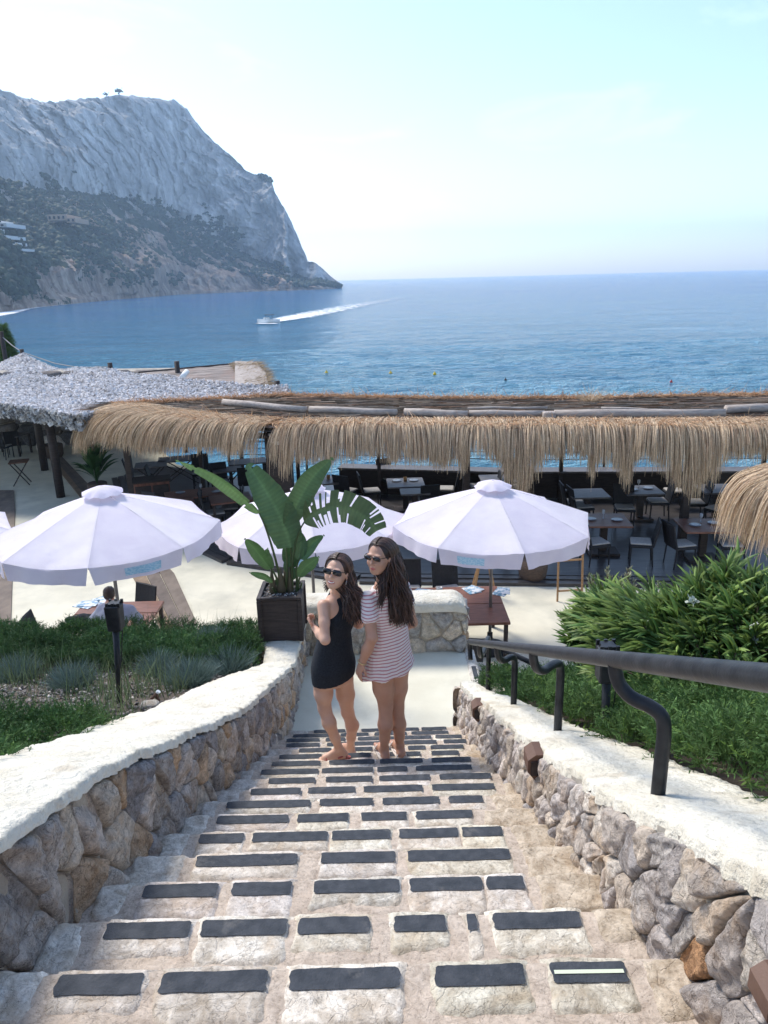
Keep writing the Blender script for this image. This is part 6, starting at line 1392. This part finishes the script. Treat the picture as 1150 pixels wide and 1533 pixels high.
# ================================================= woman in the striped dress
zf = STEP(11); S = nrm((-.80, -.60, 0)); Fw = nrm((-.60, .80, 0)); UP = np.array((0, 0, 1.))
root = empty('person', (-.0, 4.62, zf), 0, 'woman in a red and white striped t-shirt and skirt on the steps', 'person'); B = Fld()
Yb = 4.66; hc = J(569, 835, 4.60); H = head_frame((-.52, -.85, .08), (.04, .05, 1)); P = lambda x, y, z: hc+H@np.array((x, y, z))
nb = J(577, 879, Yb+.0); ch = J(580, 903, Yb); wa = J(582, 938, Yb); hp = J(580, 980, Yb+.0); cr = J(581, 1000, Yb)
TB = [(nb+(0, 0, .035), .055, .05), (nb, .105, .066), (nb-(0, 0, .05), .150, .088), (ch-(0, 0, .02), .150, .105), (wa, .118, .090), (hp+(0, 0, .05), .155, .108), (hp-(0, 0, .02), .168, .120), (cr-(0, 0, .03), .150, .105)]
def loftB(g, e=0.): return [(c, w+e, d+e) for c, w, d in TB]
B.loft(loftB(0), S, Fw, .03); B.cone(nb+(0, 0, -.02), P(0, -.025, -.045), .052, .046, .03); add_head(B, hc, H)
shl, shr = nb+S*.150+(0, 0, -.036), nb-S*.150+(0, 0, -.036); el = J(557, 955, 4.47); wr = J(542, 992, 4.50); hd_ = J(536, 1010, 4.50)
B.chain([shl, shl*.5+el*.5+(0, 0, .0), el, el*.55+wr*.45, wr], [.046, .042, .036, .036, .025], .02); add_hand(B, wr, hd_-wr, (.75, .55, .1), .30, 1, .92)
elr = shr+(.06, .02, -.28); B.chain([shr, elr, elr+Fw*.17+(0, 0, -.14)], [.046, .036, .026], .02); add_hand(B, elr+Fw*.17+(0, 0, -.14), (-.2, .4, -1), (-.5, .3, 0), .5)
for (hx, kn, cf, an, yo) in [((571, 1003), (577.5, 1058), (577, 1085), (575.5, 1126), -.045), ((595, 1000), (594.5, 1058), (597, 1085), (599, 1125), .035)]:
    h_ = J(hx[0], hx[1], Yb+yo); k_ = J(kn[0], kn[1], Yb+yo-.01); c_ = J(cf[0], cf[1], Yb+yo-.035); a_ = J(an[0], an[1], 4.635+yo*.4); a_[2] = zf+.085
    B.chain([h_, h_*.5+k_*.5, k_, c_, c_*.45+a_*.55, a_], [.082, .071, .047, .050, .034, .028], .025); add_foot(B, a_, zf+.012, (-.25, .97))
V, Q = B.mesh(.0055); fc = V[Q].mean(1); lipc = P(0, .088, -.052); dl = np.abs((fc-lipc)@H)/np.array([.021, .014, .0085]); slots = (np.linalg.norm(dl, axis=1) < 1).astype(int)
fast('body', V, Q, [M['skinB'], M['lip']], root, slots=slots)
# clothes
T = Fld(); wavT = lambda th, z: .018*np.sin(th*5+z*9)+.010*np.sin(th*11-z*20)
st_ = [(nb+(0, 0, .010), .085, .072), (nb-(0, 0, .015), .135, .080), (nb-(0, 0, .06), .165, .104), (ch-(0, 0, .04), .160, .118), (wa, .140, .112), (hp+(0, 0, .04), .172, .134), (hp-(0, 0, .015), .182, .142)]
zs = hp[2]-.012; T.loft(st_, S, Fw, .02, zlo=zs, wav=wavT); T.chain([shl+(0, 0, .0), shl*.52+el*.48], [.050, .056], .03); T.chain([shr, shr*.6+elr*.4], [.050, .054], .03)
V, Q = T.mesh(.006, lambda g: -(g[..., 2]-(zs+.012*np.sin(g[..., 0]*30)))); fast('striped_shirt', V, Q, M['stripe'], root)
K = Fld(); hem = J(585, 997, Yb)[2]-.02; sk = [(hp+(0, 0, .04), .166, .128), (hp, .178, .138), (np.array((cr[0], cr[1], (hp[2]+hem)/2)), .194, .152), (np.array((cr[0], cr[1], hem-.03)), .212, .168)]
K.loft(sk, S, Fw, .02, wav=lambda th, z: .03*np.sin(th*6+1)*np.clip((hp[2]-z)*6, 0, 1)+.012*np.sin(th*13)); V, Q = K.mesh(.006, lambda g: -(g[..., 2]-(hem+.11*(g[..., 0]-cr[0])+.008*np.sin(g[..., 0]*45)))); fast('striped_skirt', V, Q, M['stripe'], root)
glasses(root, P, H, 1., w=.0265, h=.0135)
bd = Fld(); bd.p = [q for q in B.p if q[0] in 'lc'][:6]+T.p
tail = J(604, 934, Yb-.13)
gd = {1: lambda R, b: dict(L=.5, to=J(R.uniform(590, 620), R.uniform(895, 940), Yb-.11+R.uniform(-.05, .02)), off=np.zeros(3)), -1: lambda R, b: (dict(L=.5, to=J(R.uniform(582, 616), R.uniform(895, 938), Yb-.14+R.uniform(-.03, .03)), off=np.zeros(3)) if R.random() < .80 else dict(L=.4, to=J(R.uniform(563, 573), R.uniform(885, 915), Yb-.16), off=np.zeros(3)))}
hair_cap(root, P, H); strands(root, P, H, hc, bd, 760, gd, 3)
m = MB(); rg = nrm(hd_-wr); e1 = nrm(np.cross(rg, UP)); e2 = np.cross(rg, e1); q0 = wr-rg*.004; m.tube([q0+(e1*math.cos(a)+e2*math.sin(a))*.031+rg*.004*math.sin(a) for a in np.linspace(0, 6.283, 25)], .0035, 6); m.build('bracelet', M['gold'], root, smooth=True)
M['sandal'] = pm('white_leather', (.7, .66, .62), rough=.5); M['sandalr'] = pm('red_leather', (.35, .10, .09), rough=.5)
def sandal(root, a, zf, t, mat):
    t = nrm((t[0], t[1], 0)); s = np.array((-t[1], t[0], 0)); c = np.array((a[0], a[1], zf))+t*.045; m = MB(); V = []
    for z in (-.002, .012):
        for i in range(24):
            th = 2*math.pi*i/24; V.append(c+t*.125*math.cos(th)+s*(.042+.008*math.cos(th))*math.sin(th)+(0, 0, z))
    m.add(V, [tuple(range(24))[::-1], tuple(range(24, 48))]+[(i, (i+1) % 24, (i+1) % 24+24, i+24) for i in range(24)])
    for f_, hh, w_ in ((.06, .052, .045), (-.085, .05, .036)): m.tube([c+t*f_+s*w_*math.cos(x)+(0, 0, .008+hh*math.sin(x)) for x in np.linspace(0, math.pi, 12)], .006, 5)
    m.tube([c-t*.085*math.cos(x)+s*.040*math.sin(x)*1.0+(0, 0, .045) for x in np.linspace(-1.3, 1.3, 12)], .006, 5)
    return m.build('sandal', mat, root, smooth=False)
for an, yo in (((575.5, 1126), -.045), ((599, 1125), .035)): a_ = J(an[0], an[1], 4.635+yo*.4); sandal(root, a_, zf, (-.25, .97), M['sandal'])
# ================================================= woman in the black dress
root = empty('person', (-.35, 4.6, zf), 0, 'smiling woman in a short sleeveless black dress with a hoop earring', 'person'); A = Fld()
S = nrm((-.70, -.71, 0)); Fw = nrm((-.71, .70, 0)); Ya = 4.66; hc = J(504, 858, 4.60); H = head_frame((-.26, -.93, .24), (.14, .05, 1)); P = lambda x, y, z: hc+H@np.array((x, y, z))
nb = J(509, 890, Ya+.02); ch = J(507, 915, Ya+.01); wa = J(501, 949, Ya); hp = J(499, 990, Ya); cr = J(499, 1010, Ya)
TA = [(nb+(0, 0, .035), .05, .045), (nb, .11, .062), (nb-(0, 0, .05), .150, .085), (ch-(0, 0, .02), .138, .100), (wa, .112, .088), (hp+(0, 0, .06), .150, .115), (hp-(0, 0, .02), .152, .118), (cr-(0, 0, .05), .136, .100)]
A.loft(TA, S, Fw, .03); A.cone(nb+(0, 0, -.02), P(0, -.02, -.05), .048, .043, .03); add_head(A, hc, H, .98)
shl, shr = nb+S*.150+(0, 0, -.030)+Fw*.0, nb-S*.15+(0, 0, -.030); el = J(487, 958, 4.44); wr = J(471, 940, 4.58); hd_ = J(463, 930, 4.60)
A.chain([shl, shl*.5+el*.5, el, el*.55+wr*.45, wr], [.041, .034, .030, .030, .021], .02); add_hand(A, wr, hd_-wr+(0, .02, .0), (.55, .1, .45), 1.35, -1, .86)
elr = shr+Fw*.06+(.05, 0, -.26); A.chain([shr, elr, elr+Fw*.18-S*-.10+(0, 0, .05)], [.044, .033, .024], .02); add_hand(A, elr+Fw*.18+S*.10+(0, 0, .05), (-.7, .3, .2), (0, -.3, 1), .8, 1, .86)
zr_ = STEP(12)
legs = [((483, 1016), (486, 1060), (493, 1082), (508.5, 1122), 4.62, zf, -.03, (-.80, -.25)), ((514, 1012), (520.5, 1066), (527.5, 1086), (525, 1124), 4.86, zr_, .03, (-.5, .8))]
for (hx, kn, cf, an, ay, zz, yo, td) in legs:
    a_ = J(an[0], an[1], ay); a_[2] = zz+.085 if zz == zf else zz+.10; h_ = J(hx[0], hx[1], Ya+yo); k_ = J(kn[0], kn[1], Ya*.6+ay*.4+yo); c_ = J(cf[0], cf[1], Ya*.4+ay*.6+yo-.02)
    A.chain([h_, h_*.5+k_*.5, k_, c_, c_*.45+a_*.55, a_], [.070, .063, .043, .046, .032, .027], .025); add_foot(A, a_, zz+.012, td); sandal(root, a_, zz, td, M['sandalr'])
V, Q = A.mesh(.0055); fc = V[Q].mean(1); lipc = P(0, .086, -.051); dl = np.abs((fc-lipc)@H)/np.array([.026, .014, .011]); slots = (np.linalg.norm(dl, axis=1) < 1).astype(int); fast('body', V, Q, [M['skinA'], M['lip']], root, slots=slots)
m = MB(); m.grid(lambda u, v: P((u-.5)*.040, .0935-.0-abs(u-.5)**2*.03, -.0505+.006*(v-.5)+.010*abs(u-.5)**2*4*.5), 10, 2); m.build('teeth', M['teeth'], root, smooth=True)
T = Fld(); hem = J(499, 1014, Ya)[2]
st_ = [(nb+(0, 0, .028), .062, .056), (nb-(0, 0, .005), .102, .078), (nb-(0, 0, .07), .122, .100), (ch-(0, 0, .03), .150, .112), (wa, .122, .098), (hp+(0, 0, .06), .152, .120), (hp-(0, 0, .02), .172, .138), (np.array((cr[0], cr[1], hem)), .160, .134), (np.array((cr[0], cr[1], hem-.03)), .156, .130)]
T.loft(st_, S, Fw, .02, wav=lambda th, z: .008*np.sin(th*5+z*12)+.010*np.sin(z*34+th*2)*np.exp(-((z-wa[2])/.09)**2)); T.chain([nb-(0, 0, .03)-S*.05+Fw*-.01, nb+(0, 0, .028)-S*.035], [.03, .022], .02); T.chain([nb-(0, 0, .05)+S*.055, nb+(0, 0, .030)+S*.035], [.035, .022], .03)
V, Q = T.mesh(.006, lambda g: -(g[..., 2]-(hem+.16*(g[..., 0]-cr[0])))); fast('black_dress', V, Q, M['blackdress'], root)
glasses(root, P, H, 1., w=.0295, h=.0185)
bd = Fld(); bd.p = [q for q in A.p if q[0] in 'lc'][:6]+T.p
gd = {1: lambda R, b: dict(L=.5, to=J(R.uniform(522, 546), R.uniform(885, 936), Ya-.10+R.uniform(-.05, .04)), off=np.zeros(3)), -1: lambda R, b: (dict(L=.5, to=J(R.uniform(514, 538), R.uniform(900, 934), Ya-.12+R.uniform(-.04, .04)), off=np.zeros(3)) if R.random() < .72 or b > .5 else dict(L=.3, to=J(R.uniform(485, 492), R.uniform(872, 886), Ya+.04), off=np.zeros(3)))}
# the viewer's right is her left side
hair_cap(root, P, H, .98); strands(root, P, H, hc, bd, 680, gd, 5, side_bias=.5)
ec = P(-.080, -.004, -.048); m = MB(); m.tube([ec+H@np.array((0, .021*math.cos(a), .021*math.sin(a))) for a in np.linspace(0, 6.283, 25)], .0022, 6); m.build('hoop_earring', M['silver'], root, smooth=True)
# ================================================= seated man at the left terrace table
sz = TERZ; hc = J(164, 890, 10.75); root = empty('person', (hc[0], 10.3, sz), 0, 'man in a grey t-shirt seen from behind bent over the left terrace table', 'person'); A = Fld(); H = head_frame((-.1, .9, -.45)); P = lambda x, y, z: hc+H@np.array((x, y, z)); add_head(A, hc, H, 1.05)
pel = np.array((hc[0]+.08, 10.25, sz+.52)); cst = J(172, 921, 10.55); nk = J(166, 905, 10.68); S = np.array((1., 0, 0)); shl, shr = cst+(-.20, .06, .07), cst+(.22, .04, .05)
A.cone(nk, hc, .06, .058, .03); A.chain([pel, pel*.5+cst*.5, cst], [.14, .14, .15], .06); A.chain([shl, nk, shr], [.07, .06, .07], .05)
ell, elr = J(133, 938, 10.85), J(213, 934, 10.85); wl, wr2 = J(146, 922, 11.1), J(196, 920, 11.1)
for a, b, c_, sd_ in ((shl, ell, wl, 1), (shr, elr, wr2, -1)): A.chain([a, b, c_], [.055, .043, .03], .03); add_hand(A, c_, (-.3*-sd_, .7, -.1), (0, 0, -1), .4, sd_)
for s in (-1, 1): k_ = pel+(s*.14, .42, .02); A.chain([pel+(s*.09, 0, -.02), k_, (k_[0], k_[1]+.02, sz+.09)], [.09, .06, .042], .03); add_foot(A, (k_[0], k_[1]+.02, sz+.09), sz+.01, (0, 1))
V, Q = A.mesh(.009); fast('body', V, Q, M['skinB'], root)
T = Fld(); T.chain([pel+(0, 0, .0), pel*.5+cst*.5+(0, 0, .02), cst], [.17, .175, .185], .08); T.ell(cst+(0, 0, .0), (.27, .17, .14), None, .06); T.chain([shl, nk-(0, 0, .03), shr], [.085, .07, .085], .05); T.chain([shl, shl*.35+ell*.65], [.08, .085], .05); T.chain([shr, shr*.35+elr*.65], [.08, .085], .05)
V, Q = T.mesh(.010); fast('grey_tshirt', V, Q, M['tshirt'], root)
T = Fld(); T.chain([pel+(-.09, 0, -.02), pel+(-.14, .42, .02)], [.11, .075], .04); T.chain([pel+(.09, 0, -.02), pel+(.14, .42, .02)], [.11, .075], .04); V, Q = T.mesh(.012); fast('dark_shorts', V, Q, M['blackdress'], root)
T = Fld(); T.ell(P(0, -.03, .035), (.089, .094, .092), H, .01); T.ell(P(0, -.05, -.03), (.076, .05, .06), H, .03); V, Q = T.mesh(.007); V = V+.004*fbm(V, 40, 2, 4)[:, None]; fast('hair_cap', V, Q, M['hair'], root, [(.9, .9, .9)]*len(V))
st = copy_tree(ch0, None, (pel[0], pel[1]-.02, sz), rad(0), 'dark chair the man in grey is sitting on')
# dark jacket lying on the table
jk = J(120, 917, 11.0); jk[2] = tz+.80; T = Fld(); T.chain([jk+(-.20, .0, 0), jk, jk+(.14, -.02, .0)], [.06, .085, .06], .05); T.ell(jk+(.05, .06, .0), (.16, .09, .07), None, .04); V, Q = T.mesh(.012); V = V + .012*fbm(V, 9, 3, 4)[:, None]; V[:, 2] = np.maximum(V[:, 2], tz+.760); tag(fast('folded_jacket', V, Q, M['blackdress']), 'black jacket bundled on the table left of the man in grey', 'jacket')
